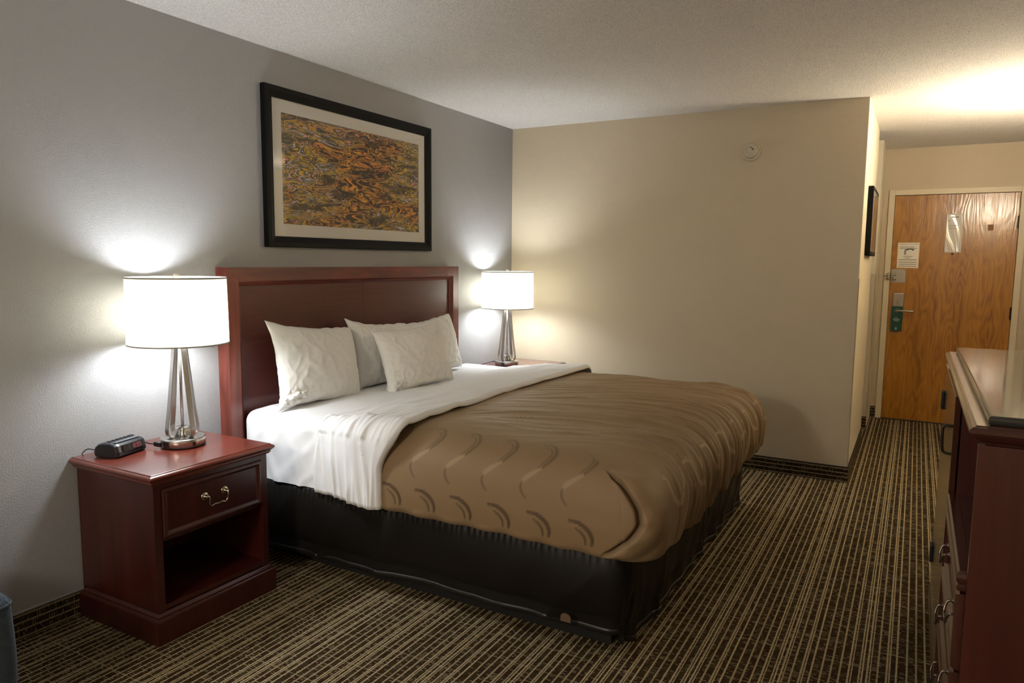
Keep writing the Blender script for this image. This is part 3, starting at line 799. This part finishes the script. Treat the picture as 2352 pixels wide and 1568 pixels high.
# ------------------------------------------------------------------ bed
MY0, MY1, MX0, MX1 = -2.745, -.80, .085, 2.02     # mattress footprint
MZ0, MZ1 = .395, .700
bed = thing('bed', 'king bed with white mattress, dark skirted box spring, against the cherry headboard', 'bed', (0, 0, 0))
def side_section(y0, y1, z0, z1, r, top_bulge=.012, n=0):
    """arch cross-section (y,z) from near bottom over the top to the far bottom"""
    pts = []
    k = 14
    for i in range(16): pts.append((y0, z0+(z1-r-z0)*i/16, -1, 0))
    for i in range(k+1):
        a = PI-PI/2*i/k; pts.append((y0+r+r*math.cos(a), z1-r+r*math.sin(a), math.cos(a), math.sin(a)))
    m_ = 110
    for i in range(1, m_):
        y = y0+r+(y1-y0-2*r)*i/m_; pts.append((y, z1+top_bulge*math.sin(PI*i/m_), 0, 1))
    for i in range(k+1):
        a = PI/2-PI/2*i/k; pts.append((y1-r+r*math.cos(a), z1-r+r*math.sin(a), math.cos(a), math.sin(a)))
    for i in range(1, 13): pts.append((y1, z1-r-(z1-r-z0)*i/12, 1, 0))
    return pts
def mattress():
    sec = side_section(MY0, MY1, MZ0, MZ1, .055)
    n = len(sec); nx = 130
    def fn(i, j):
        y, z, ny, nz_ = sec[i]; u = j/(nx-1)
        x = MX0+.03+(MX1-MX0-.04)*u
        tp = sstep(.55, .84, x)
        t2 = sstep(1.75, 2.0, x)
        z -= .03*t2*sstep(MZ0, MZ1, z); y += -ny*.06*t2
        z -= .045*tp*sstep(MZ0, MZ1, z); y += -ny*.035*tp
        end = 0
        # wrinkles on the near side, tighter near the bottom
        side = max(0, -ny) if y < -1.8 else 0
        d = 0
        if ny < -.2 and y < -1.8:
            lo = 1-sstep(.42, .62, z)
            d = (1-tp)*.010*crease(x*13+z*6, z*5, 1.3)*(.35+lo)+.004*nz(x*9, z*7)
            d += .006*crease(x*8-z*9, z*3, 4.2, 2.6)
        elif nz_ > .5:
            d = .0035*nz(x*3, y*4, 2)+.003*crease(x*3+y*1.2, y*4, 3.3)
        return Vector((x, y+ny*d, z+nz_*d))
    me = grid_mesh(n, nx, fn)
    bm = bmesh.new(); bm.from_mesh(me)
    # close the head end: taper the first row inwards
    bm.verts.ensure_lookup_table(); ALL = list(bm.verts)
    for row, sgn, xx in ((0, -1, MX0), (nx-1, 1, MX1)):
        prev = [ALL[row*n+i] for i in range(n)]
        cy = (MY0+MY1)/2
        for st, ins in ((.4, .006), (.8, .016), (1.0, .03)):
            cur = []
            for i in range(n):
                y, z, ny, nz_ = sec[i]
                base = .03 if sgn < 0 else .01
                xb = (MX0+.03) if sgn < 0 else (MX1-.01)
                
                if sgn > 0: z -= .075*sstep(MZ0, MZ1, z); y -= ny*.095
                cur.append(bm.verts.new((xb+sgn*base*math.sin(st*PI/2), y-ny*ins, z-nz_*ins)))
            for i in range(n-1): bm.faces.new((prev[i], prev[i+1], cur[i+1], cur[i]))
            prev = cur
        bm.faces.new(prev)
    return obj('mattress', bm, M['sheet'], bed, True)
mattress()
# box spring + base frame
obj('box_spring', B(MX0+.01, 1.955, -2.715, -.80, .15, .392, .02), M['black_matte'], bed)
obj('base_frame', B(.12, 1.925, -2.655, -.84, 0, .149), M['black_matte'], bed)
def u_ring(x0, X1, y0, y1, r, counts):
    """(point xy, outward normal, arc length) along near side -> foot -> far side"""
    out = []; s = 0
    c1, cc, cf, c2, c3 = counts
    L1 = X1-r-x0
    for i in range(c1): out.append((x0+L1*i/c1, y0, 0, -1, L1*i/c1))
    s = L1
    for i in range(cc):
        a = -PI/2+PI/2*i/cc; out.append((X1-r+r*math.cos(a), y0+r+r*math.sin(a), math.cos(a), math.sin(a), s+r*PI/2*i/cc))
    s += r*PI/2; L2 = y1-y0-2*r
    for i in range(cf): out.append((X1, y0+r+L2*i/cf, 1, 0, s+L2*i/cf))
    s += L2
    for i in range(c2):
        a = PI/2*i/c2; out.append((X1-r+r*math.cos(a), y1-r+r*math.sin(a), math.cos(a), math.sin(a), s+r*PI/2*i/c2))
    s += r*PI/2; L3 = X1-r-x0
    for i in range(c3+1): out.append((X1-r-L3*i/c3, y1, 0, 1, s+L3*i/c3))
    return out
def skirt():
    ring = u_ring(.10, 1.985, -2.735, -.775, .05, (330, 24, 330, 16, 60))
    nr = len(ring); rows = 44
    s_split = (1.985-.05-.10)+.05*PI/2+(1.10)   # pleat in the middle of the foot
    def fn(i, j):
        x, y, nx_, ny_, s = ring[i]; t = j/(rows-1)       # 0 top .. 1 hem
        near = ny_ < -.5
        hem = .085 if near else .045
        if near: hem += .012*nz(s*2.2, 3.1)+.018*sstep(.2, 1.9, x)*0
        else: hem += -.03*sstep(0, .1, s-1.9)
        z = .392-(.392-hem)*t
        d = .004+.020*math.sin(PI*min(1, t*1.25))**.7
        # slow vertical folds
        a = nz(s*7, t*.6, 2.2); b2 = crease(s*4.0+t*.35, t*.4, 7.7, 2.0)
        d += t**.7*(.012*a+.021*b2)
        # fine gathers at the top seam
        g = math.exp(-((t-.04)/.10)**2)
        d += g*.0035*math.sin(s*230+3*nz(s*20, 0))*(1 if not near else .45)
        d += .010*sstep(.5, 1, t)*nz(s*3, 5.5)
        if near: d += .020*t*sstep(1.1, .2, x)
        ds = abs(s-s_split)
        d -= .035*math.exp(-(ds/.012)**2)*sstep(.02, .12, t)
        d -= .030*math.exp(-((s-(1.885+.039))/.010)**2)*sstep(.35, .8, t)
        return Vector((x+nx_*d, y+ny_*d, z))
    me = grid_mesh(nr, rows, fn)
    o = link('bed_skirt', me, M['skirt'], bed, True)
    m_ = o.modifiers.new('thickness', 'SOLIDIFY'); m_.thickness = .0025; m_.offset = -1
    # hem band
    def hemfn(i, j):
        v = fn(i, rows-1); x, y, nx_, ny_, s = ring[i]
        k = [(0, -.003), (.0025, -.002), (.0025, .019), (0, .020)][j]
        return Vector((v.x+nx_*(k[0]+.0015), v.y+ny_*(k[0]+.0015), v.z+k[1]))
    h = link('hem', grid_mesh(nr, 4, hemfn), simple('skirt_hem', (.009, .0075, .0065), .4), o, True)
    # small arched tag sewn near the foot corner
    bm = bmesh.new(); pts = [(-.020, 0), (.020, 0)]+[(.020*math.cos(a), .018+.014*math.sin(a)) for a in [PI*k/10 for k in range(11)]]
    f = [bm.verts.new((px, 0, pz)) for px, pz in pts]; fc = bm.faces.new(f)
    r_ = bmesh.ops.extrude_face_region(bm, geom=[fc]); 
    for v in [e for e in r_['geom'] if isinstance(e, bmesh.types.BMVert)]: v.co.y += .002
    bmesh.ops.transform(bm, matrix=Matrix.Translation((1.80, -2.792, .118)), verts=bm.verts)
    tg = obj('sewn_tag', bm, M['beige_tag'], o)
    tg['label'] = 'small arched tan tag'
    return fn
skirt()

# ---- bedspread: rings around near side, foot and far side, closing over the top
def bedspread():
    x0, X1, y0, y1 = .80, 2.125, -2.795, -.735
    r0 = .115
    prof = [(.050, .392), (.022, .386), (.006, .398), (.0, .430), (-.003, .480), (.0, .530), (.006, .575), (.020, .622), (.045, .662), (.080, .692), (.125, .712), (.19, .726), (.28, .734), (.45, .740), (.70, .745), (1.0295, .748)]
    # dense interpolation
    P = [Vector((a, b_, 0)) for a, b_ in prof]
    dens0 = smooth_path(P, 8); dens = [dens0[0]]
    for p_ in dens0[1:]:
        gap = (p_-dens[-1]).length
        if gap < .0030 and p_ is not dens0[-1]: continue
        n_ = max(1, int(gap/(.0048 if p_.x < .2 else .0080))); a_ = dens[-1]
        for k in range(1, n_+1): dens.append(a_.lerp(p_, k/n_))
    rows = len(dens)
    arc = [0]
    for a_, b_ in zip(dens, dens[1:]): arc.append(arc[-1]+(b_-a_).length)
    i48 = min((i for i in range(rows) if dens[i].x < .03), key=lambda i: abs(dens[i].y-.48))
    arc = [v-arc[i48]+.48 for v in arc]
    c1, cc, cf, c2, c3 = 340, 90, 400, 40, 90
    s_corner = None
    info = []
    def ringpt(k, d):
        r = max(.0003, min(r0+d*.35, (y1-y0)/2-d-.0003))
        ya, yb, X = y0+d, y1-d, X1-d
        if k < c1: t = k/c1; return (x0+(X-r-x0)*t, ya, 0., -1., 'n', t)
        k -= c1
        if k < cc:
            a = -PI/2+PI/2*k/cc; return (X-r+r*math.cos(a), ya+r+r*math.sin(a), math.cos(a), math.sin(a), 'c', k/cc)
        k -= cc
        if k < cf: t = k/cf; return (X, ya+r+(yb-ya-2*r)*t, 1., 0., 'f', t)
        k -= cf
        if k < c2:
            a = PI/2*k/c2; return (X-r+r*math.cos(a), yb-r+r*math.sin(a), math.cos(a), math.sin(a), 'c2', k/c2)
        k -= c2
        t = k/c3; return (X-r-(X-r-x0)*t, yb, 0., 1., 's', t)
    nr = c1+cc+cf+c2+c3+1
    # motif polylines (coords: along, height), one unit
    def offs(pl, dx): return [(a+dx, b_) for a, b_ in pl]
    S_dark = smooth_path([(-.058, .788, 0), (-.024, .796, 0), (0, .774, 0), (.014, .737, 0), (.004, .703, 0), (-.018, .672, 0)], 4)
    S_dark2 = smooth_path([(-.041, .775, 0), (-.014, .764, 0), (-.003, .734, 0), (-.012, .704, 0), (-.034, .673, 0)], 4)
    S_lite = smooth_path([(-.022, .668, 0), (-.053, .644, 0), (-.076, .624, 0), (-.086, .608, 0)], 4)
    S_tail = smooth_path([(-.085, .610, 0), (-.090, .597, 0), (-.087, .582, 0), (-.077, .565, 0), (-.064, .552, 0)], 4)
    A1 = smooth_path([(-.091, .503, 0), (-.064, .504, 0), (-.033, .492, 0), (-.011, .474, 0), (0, .450, 0), (-.002, .428, 0)], 4)
    A2 = smooth_path([(-.064, .480, 0), (-.042, .468, 0), (-.028, .448, 0), (-.026, .425, 0)], 4)
    S_dark, S_dark2, S_lite, S_tail, A1, A2 = [[(p.x, p.y) for p in q] for q in (S_dark, S_dark2, S_lite, S_tail, A1, A2)]
    units = []
    for k in range(6):
        dx = 1.021+.168*k
        units += [(offs(S_dark, dx), .0070, .24), (offs(S_dark2, dx), .0038, .27), (offs(S_lite, dx), .0095, .66), (offs(S_tail, dx), .0048, .24)]
    for k in range(6):
        dx = 1.055+.169*k
        units += [(offs(A1, dx), .0080, .05), (offs(A2, dx), .0046, .08)]
    F1 = [(-.071, .633), (-.042, .643), (-.011, .641), (.001, .630), (-.001, .614), (-.001, .595), (.006, .576), (.033, .561), (.065, .562), (.104, .577), (.127, .595), (.140, .620)]
    FS = [(p.x, p.y) for p in smooth_path([(a*1.05, (b_-.60)*1.35+.60, 0) for a, b_ in F1], 4)]
    FS2 = [(a*.80+.006, b_+.012) for a, b_ in FS[6:34]]
    funits = []
    for k in range(8):
        dy = -2.59+.275*k
        funits += [(offs(FS, dy), .0070, .78), (offs(FS2, dy), .0030, .72)]  # foot motifs lighter than the side ones: satin sheen put into the colour
    def pdist(px, pz, pl):
        best = 9; bt = 0
        for k_, ((ax, az), (bx, bz)) in enumerate(zip(pl, pl[1:])):
            dx, dz = bx-ax, bz-az; L = dx*dx+dz*dz
            t = max(0, min(1, ((px-ax)*dx+(pz-az)*dz)/L))
            d_ = math.hypot(px-ax-dx*t, pz-az-dz*t)
            if d_ < best: best = d_; bt = (k_+t)/(len(pl)-1)
        return best, bt
    def weave(px, pz, us):
        v = .5
        for pl, wd, val in us:
            if abs(px-pl[0][0]) > .26: continue
            d_, bt = pdist(px, pz, pl)
            wd = wd*(.25+.75*math.sin(PI*min(bt*.8+.08, 1))**.8)
            if d_ < wd+.002:
                k = 1-sstep(wd-.0015, wd+.002, d_); v = v*(1-k)+val*k
        return v
    base = []; vals = []
    for j in range(rows):
        d, z = dens[j].x, dens[j].y
        a = dens[min(j+1, rows-1)]-dens[max(j-1, 0)]
        tn = Vector((a.x, a.y)).normalized()      # profile tangent (inward, up)
        no, nu_ = tn.y, tn.x                       # outward amount, up amount
        for k in range(nr):
            x, y, nx_, ny_, seg, t = ringpt(k, d)
            n_out = max(0., no)
            top = sstep(.60, .735, z)
            # ---- displacement
            q = y-(.75*(x-1.05)-.42*(x-1.05)**2)
            foot = sstep(1.45, 2.05, x)
            nearfade = sstep(-2.72, -2.35, y)
            amp = (.55+.70*foot)*nearfade*(.35+.65*sstep(1.0, 1.35, x))
            dsp = 0
            if seg in ('f', 'c2') or top > .02 or seg == 'c' or x > 1.7:
                fx = x*.9+z*.9
                dsp += amp*(.010*crease(q*5+.3*math.sin(x*5), fx*1.0, 1.7, 3.0)+.0105*crease(q*9.5, fx*1.5, 4.1, 3.6)+.0065*foot*crease(q*19+2*nz(x*3,y*3), fx*2.0, 9.3, 3.4)+.006*nz(x*3,y*5,3.3)-.006)
            if seg == 'n' and top < .9:
                dsp += (1-top)*(.005*nz(x*2.2, z*3, 6.2)+.0020*crease(x*7+z*2, z*2.0, 3.3, 3.0)*(1-sstep(.45, .6, z)))
            if seg in ('c', 'f'):
                # lower bulge of the foot panel
                dsp += .018*math.sin(PI*sstep(.39, .70, z))*(1-top*.6)*.6
            # tucked corner: foot panel edge rolls over the side panel
            if seg in ('n', 'c') and x > 1.86 and z < .70:
                # position along corner, in metres from the corner start
                al = (x-2.01) if seg == 'n' else (t*.18)
                tb = [(.395, -.070), (.425, -.030), (.458, .008), (.505, .045), (.53, .060), (.575, .058), (.60, .048), (.65, .027), (.672, .006), (.71, -.01)]
                edge = tb[0][1]
                for (za, ea), (zb_, eb) in zip(tb, tb[1:]):
                    if z >= za: edge = ea+(eb-ea)*min(1, (z-za)/(zb_-za))
                e = al-edge
                zf = sstep(.692, .655, z)
                zf *= sstep(.388, .425, z)
                dsp += zf*(.036*sstep(-.001, .003, e)*(1-.8*sstep(.020, .12, e))-.040*math.exp(-((e+.005)/.007)**2)+.004*math.sin(z*95)*math.exp(-((e-.012)/.012)**2))
            # underside piping of the near hem
            if seg in ('n',) and z < .42: dsp += .003*math.sin(x*40)*(1-sstep(.395, .42, z))
            hx = nx_*n_out; hy = ny_*n_out
            zz = z + .010*(nz(x*2.2, y*1.7, 8.8))*top
            hd = sstep(1.0, .84, x)
            zz -= .026*hd*sstep(.5, .72, z); y_ = y-ny_*.016*hd
            base.append(Vector((x+nx_*no*dsp, y_+ny_*no*dsp, zz+nu_*dsp)))
            # ---- pattern
            v = .5
            if seg == 'n' and .40 < arc[j] < .83 and j > 12: v = weave(x, arc[j], units)
            if seg in ('f', 'c2') and .50 < arc[j] < .74: v = weave(y, arc[j], funits)
            vals.append(v)
    def fn(i, j): return base[j*nr+i]
    me = grid_mesh(nr, rows, fn)
    at = me.attributes.new('weave', 'FLOAT', 'POINT')
    at.data.foreach_set('value', vals)
    o = link('bedspread', me, M['duvet'], None, True)
    m_ = o.modifiers.new('thickness', 'SOLIDIFY'); m_.thickness = .008; m_.offset = -1
    tag(o, 'taupe bedspread with woven swirl motifs covering the foot half of the bed', 'bedspread')
bedspread()

# ---- white top sheet folded back over the bedspread edge
def folded_sheet():
    sec = side_section(-2.797, -.762, .392, .748, .10, .006)
    n = len(sec); nx = 120
    xa, xb = .545, .985
    def edge_x(z, y):   # foot-side edge of the band: further down the bed on top than on the side
        top = sstep(.55, .74, z)
        return .955+.085*top+.010*nz(y*2.5, z*3, 1.1)
    def head_x(z, y):
        top = sstep(.50, .74, z)
        return .548+.035*top+.10*sstep(-2.3, -1.2, y)*top*(-1)+.012*nz(y*3, z*4, 5.1)
    def fn(i, j):
        y, z, ny, nz_ = sec[i]; u = j/(nx-1)
        x = head_x(z, y)+(edge_x(z, y)-head_x(z, y))*u
        # rises from the sheet below (inner) to over the bedspread edge
        lift = -.036*(1-sstep(.0, .60, u))+.012*sstep(.55, .97, u)
        if u > .97: lift -= .020*((u-.97)/.03)**2
        if u < .03: lift -= .006
        side = 1 if (ny < -.3 and y < -1.8) else 0
        d = 0
        if y < -1.8 and ny < -.05:
            d += (.012*crease(x*11+z*1.5-y*2, z*1.6, 2.2, 2.3)+.007*crease(x*22+z*2, z*2.5, 5.2, 2.2)+.006*nz(x*8, z*5, 1.4))*(.55+.6*(1-sstep(.4, .6, z)))
        if nz_ > .3:
            k = 1 if y < -1.9 else .65
            d += k*(.0075*crease(x*10-y*2.6, y*1.9+x*1.5, 3.7, 2.3)+.005*crease(x*20-y*3, y*2.4, 8.1, 2.2)+.004*nz(x*7, y*5, 2.8))*(.6+.9*math.exp(-((y+2.6)/.25)**2))
        d += lift
        zb = z
        if ny < -.5 and y < -1.8: zb = z-.012*max(0, nz(x*8, 3.3))*(1-sstep(.392, .45, z))
        return Vector((x, y+ny*d, zb+nz_*d))
    me = grid_mesh(n, nx, fn)
    o = link('top_sheet', me, M['sheet'], None, True)
    m_ = o.modifiers.new('thickness', 'SOLIDIFY'); m_.thickness = .004; m_.offset = -1
    tag(o, 'white top sheet folded back over the edge of the taupe bedspread', 'sheet')
folded_sheet()

# ---- pillows
def pillow(label, w_, h_, t_, loc, yaw, lean, roll, seed, ears=.03, scr=None):
    nu, nv = 84, 64
    def shape(u, v, s):
        ex = math.copysign(abs(u)**1.0, u)
        fx = 1-.085*(1-v*v)*abs(u)**4+(ears if u < 0 else -.5*ears)*(abs(u)*abs(v))**5
        fz = 1-.095*(1-u*u)*abs(v)**4+(ears if u < 0 else -.5*ears)*(abs(u)*abs(v))**5
        x = w_/2*u*fx; z_ = h_/2*v*fz
        th = t_/2*((1-u*u)**.52)*((1-v*v)**.52)
        th *= 1+.10*nz(u*1.4, v*1.4, seed)
        e = max(abs(u), abs(v))
        k = (crease(u*3.2+v*1.1+seed, v*2.2-u*.8, seed, 2.3)*.007+crease(u*5.5-v*2.5, v*5+u*2, seed+4, 2.2)*.005+crease(u*10, v*3.0, seed+7, 2.3)*.004*sstep(.3, .95, abs(v))+crease(u*3, v*10, seed+9, 2.3)*.003*sstep(.5, .95, abs(u)))*.62+.006*nz(u*1.8+seed, v*1.6, 3.3)
        k *= sstep(1.0, .86, e)
        if scr:   # scrunched open end of the pillow case
            du, dv = u-scr[0], v-scr[1]; g = math.exp(-(du*du+dv*dv*1.2)/.06)
            k += g*.022*crease(u*9+v*5, v*11-u*4, seed+2, 1.9)*sstep(1.0, .93, e)
        y = s*(th+k)
        x += .006*nz(u*3, v*5, seed+1)*e; z_ += .007*nz(u*5, v*3, seed+2)*e
        return Vector((x, y, z_))
    def mapu(i, n):   # denser near the rim
        t = -1+2*i/(n-1); return math.sin(t*PI/2)*.55+t*.45
    bm = bmesh.new(); V = {}
    for s in (-1, 1):
        for j in range(nv):
            for i in range(nu):
                rim = i in (0, nu-1) or j in (0, nv-1)
                if s == 1 and rim: V[(s, i, j)] = V[(-1, i, j)]; continue
                V[(s, i, j)] = bm.verts.new(shape(mapu(i, nu), mapu(j, nv), s))
        for j in range(nv-1):
            for i in range(nu-1):
                f = (V[(s, i, j)], V[(s, i+1, j)], V[(s, i+1, j+1)], V[(s, i, j+1)])
                bm.faces.new(f if s < 0 else f[::-1])
    # local: width X, thickness Y (front = -Y), height Z ; turn the front toward +X of the room
    mw = Matrix.Rotation(R(90+yaw), 4, 'Z') @ Matrix.Rotation(R(-lean), 4, 'X') @ Matrix.Rotation(R(roll), 4, 'Y')
    o = obj('pillow', bm, M['pillowcase'], None, True)
    o.location = loc; o.rotation_euler = mw.to_euler()
    tag(o, label, 'pillow', 'white bed pillows')
    return o
pillow('white pillow nearest the near nightstand, leaning on the headboard', .58, .405, .17, (.215, -2.375, .888), 2, 14, 5, 1.3, .10, (-.75, -.8))
pillow('white pillow half hidden, leaning on the headboard behind the front pillow', .51, .375, .14, (.180, -1.83, .880), 0, 12, 4, 5.9, .10)
pillow('white pillow furthest from the near lamp, leaning on the headboard', .56, .370, .15, (.200, -1.36, .876), 2, 14, -4, 9.4, .04)
pillow('white pillow standing in front of the others in the middle of the bed', .51, .360, .15, (.385, -1.79, .872), -11, 17, -4, 13.1, .06, (-.85, -.85))

# ------------------------------------------------------------------ dresser on the right
def dresser():
    xf, xb = 2.978, 3.60; ya, yb = -3.205, -1.66; ztop = 1.088
    t = thing('dresser', 'tall dark cherry dresser with dark polished top, drawers and cubby along the right edge', 'dresser', (0, 0, 0))
    mv, my = M['mahogany_v'], M['mahogany_y']
    zt = ztop-.020
    prof = [(-.030, zt-.048), (-.018, zt-.046), (-.014, zt-.040), (-.010, zt-.037), (.004, zt-.030), (.012, zt-.022), (.016, zt-.016), (.016, zt-.009), (.010, zt-.004), (.006, zt-.003), (.002, zt)]
    obj('top_moulding', loft_rect(bmesh.new(), xf-.005, xb, ya, yb, prof), my, t)
    obj('stone_top', loft_rect(bmesh.new(), xf+.018, xb-.01, ya+.016, yb-.012, [(-.002, zt), (.0, zt+.001), (.003, zt+.006), (.004, zt+.011), (.003, zt+.016), (0, zt+.0195), (-.004, zt+.0205)]), M['granite'], t)
    zc = zt-.047
    ym = -2.50
    obj('side_panel', B(xf, xb, ya+.016, ya+.038, .10, zc, .0015), mv, t)
    obj('side_panel', B(xf, xb, yb-.036, yb-.014, .10, zc, .0015), mv, t)
    obj('side_panel', B(xf+.004, xb, ym-.011, ym+.011, .10, zc), mv, t)
    obj('back_panel', B(xb-.012, xb, ya+.02, yb-.02, .10, zc), mv, t)
    # shelf with moulded lip under the open cubby
    zs = .715
    bm = B(xf, xb-.012, ya+.038, ym-.011, zs-.03, zs); obj('shelf_board', bm, my, t)
    lip = loft_rect(bmesh.new(), xf-.016, xf+.01, ya+.040, ym-.011, [(-.004, zs-.048), (.0, zs-.046), (.003, zs-.040), (.003, zs-.034), (-.001, zs-.030), (.003, zs-.024), (.005, zs-.014), (.003, zs-.004), (-.002, zs+.002)])
    obj('shelf_lip', lip, my, t)
    TX = Matrix(((0, 0, -1, xf), (1, 0, 0, 0), (0, 1, 0, 0), (0, 0, 0, 1)))   # local x->Y, y->Z, z-> -X
    for i, (z0, z1) in enumerate(((.475, .660), (.290, .468), (.108, .283))):
        bm = loft_rect(bmesh.new(), ya+.044, ym-.018, z0, z1, [(0, -.015), (0, .010), (-.004, .018), (-.012, .019), (-.018, .013), (-.026, .012), (-.032, .016), (-.040, .006), (-.043, .004)], True, False, TX)
        d = obj('drawer', bm, my, t)
        zc_ = (z0+z1)/2
        for yc in ((ya+ym)/2-.20, (ya+ym)/2+.21):
            hw = .04
            for s in (-1, 1): obj('rosette', lathe(bmesh.new(), [(.012, 0), (.012, -.003), (.006, -.008), (.005, -.012)], 18, (xf-.004, yc+s*hw, zc_+.012), 'X'), M['old_brass'], d, True)
            pts = [(xf-.016, yc-hw, zc_+.012), (xf-.024, yc-hw, zc_+.010), (xf-.030, yc-hw+.004, zc_-.006), (xf-.031, yc-hw+.012, zc_-.018), (xf-.031, yc, zc_-.021), (xf-.031, yc+hw-.012, zc_-.018), (xf-.030, yc+hw-.004, zc_-.006), (xf-.024, yc+hw, zc_+.010), (xf-.016, yc+hw, zc_+.012)]
            obj('drawer_pull', tube(bmesh.new(), smooth_path(pts, 5), .0032, 8), M['old_brass'], d, True)
    # cabinet door at the far end with black hinges
    dr = obj('cabinet_door', B(xf-.016, xf, ym+.002, yb-.002, .115, zc-.004, .001), M['cabinet_gloss'], t)
    for z in (.875, .235):
        bm = B(xf-.026, xf-.016, yb-.070, yb-.012, z-.035, z+.035, .003)
        obj('hinge', bm, M['black_matte'], dr)
    pts = [(xf-.016, ym+.05, .915), (xf-.036, ym+.05, .915), (xf-.042, ym+.05, .900), (xf-.040, ym+.05, .845), (xf-.034, ym+.05, .830), (xf-.016, ym+.05, .826)]
    obj('door_pull', tube(bmesh.new(), smooth_path(pts, 5), .0045, 10), M['dark_metal'], dr, True)
    obj('plinth', loft_rect(bmesh.new(), xf-.006, xb, ya+.012, yb-.01, [(.012, 0), (.012, .075), (.008, .082), (.010, .088), (.002, .096), (-.008, .100)]), my, t)
dresser()

# ------------------------------------------------------------------ navy ottoman at the lower left
def ottoman():
    t = thing('ottoman', 'navy blue upholstered seat with twill weave at the lower left edge', 'ottoman', (0, 0, 0))
    x0, x1, y0, y1, z0, z1 = .06, .625, -4.60, -4.02, .10, .452
    cx, cy, hx, hy = (x0+x1)/2, (y0+y1)/2, (x1-x0)/2, (y1-y0)/2
    nu, nv = 120, 40
    def fn(i, j):
        a = 2*PI*i/nu; c, s = math.cos(a), math.sin(a); p = .16
        ex = math.copysign(abs(c)**p, c); ey = math.copysign(abs(s)**p, s)
        t_ = j/(nv-1)
        if t_ < .55:
            k = t_/.55; z = z0+(z1-.035-z0)*k; r = 1+.018*math.sin(PI*k)
        elif t_ < .75:
            k = (t_-.55)/.20; b_ = k*PI/2; z = z1-.035+.035*math.sin(b_); r = 1-.035/hx*(1-math.cos(b_))
        else:
            k = (t_-.75)/.25; z = z1+.012*math.sin(k*PI/2); r = (1-.035/hx)*(1-k)+.001
        return Vector((cx+hx*ex*r, cy+hy*ey*r, z))
    me = grid_mesh(nu, nv, fn, True)
    link('cushion', me, M['navy'], t, True)
    # piping round the top edge
    pts = [fn(i, int(.56*(nv-1))) for i in range(nu+1)]
    obj('piping', tube(bmesh.new(), [p+Vector((0, 0, .012)) for p in pts], .004, 8, False), M['navy'], t, True)
    for x in (x0+.06, x1-.06):
        for y in (y0+.06, y1-.06): obj('foot', lathe(bmesh.new(), [(.018, 0), (.024, .10)], 16, (x, y, 0)), M['mahogany_v'], t)
ottoman()
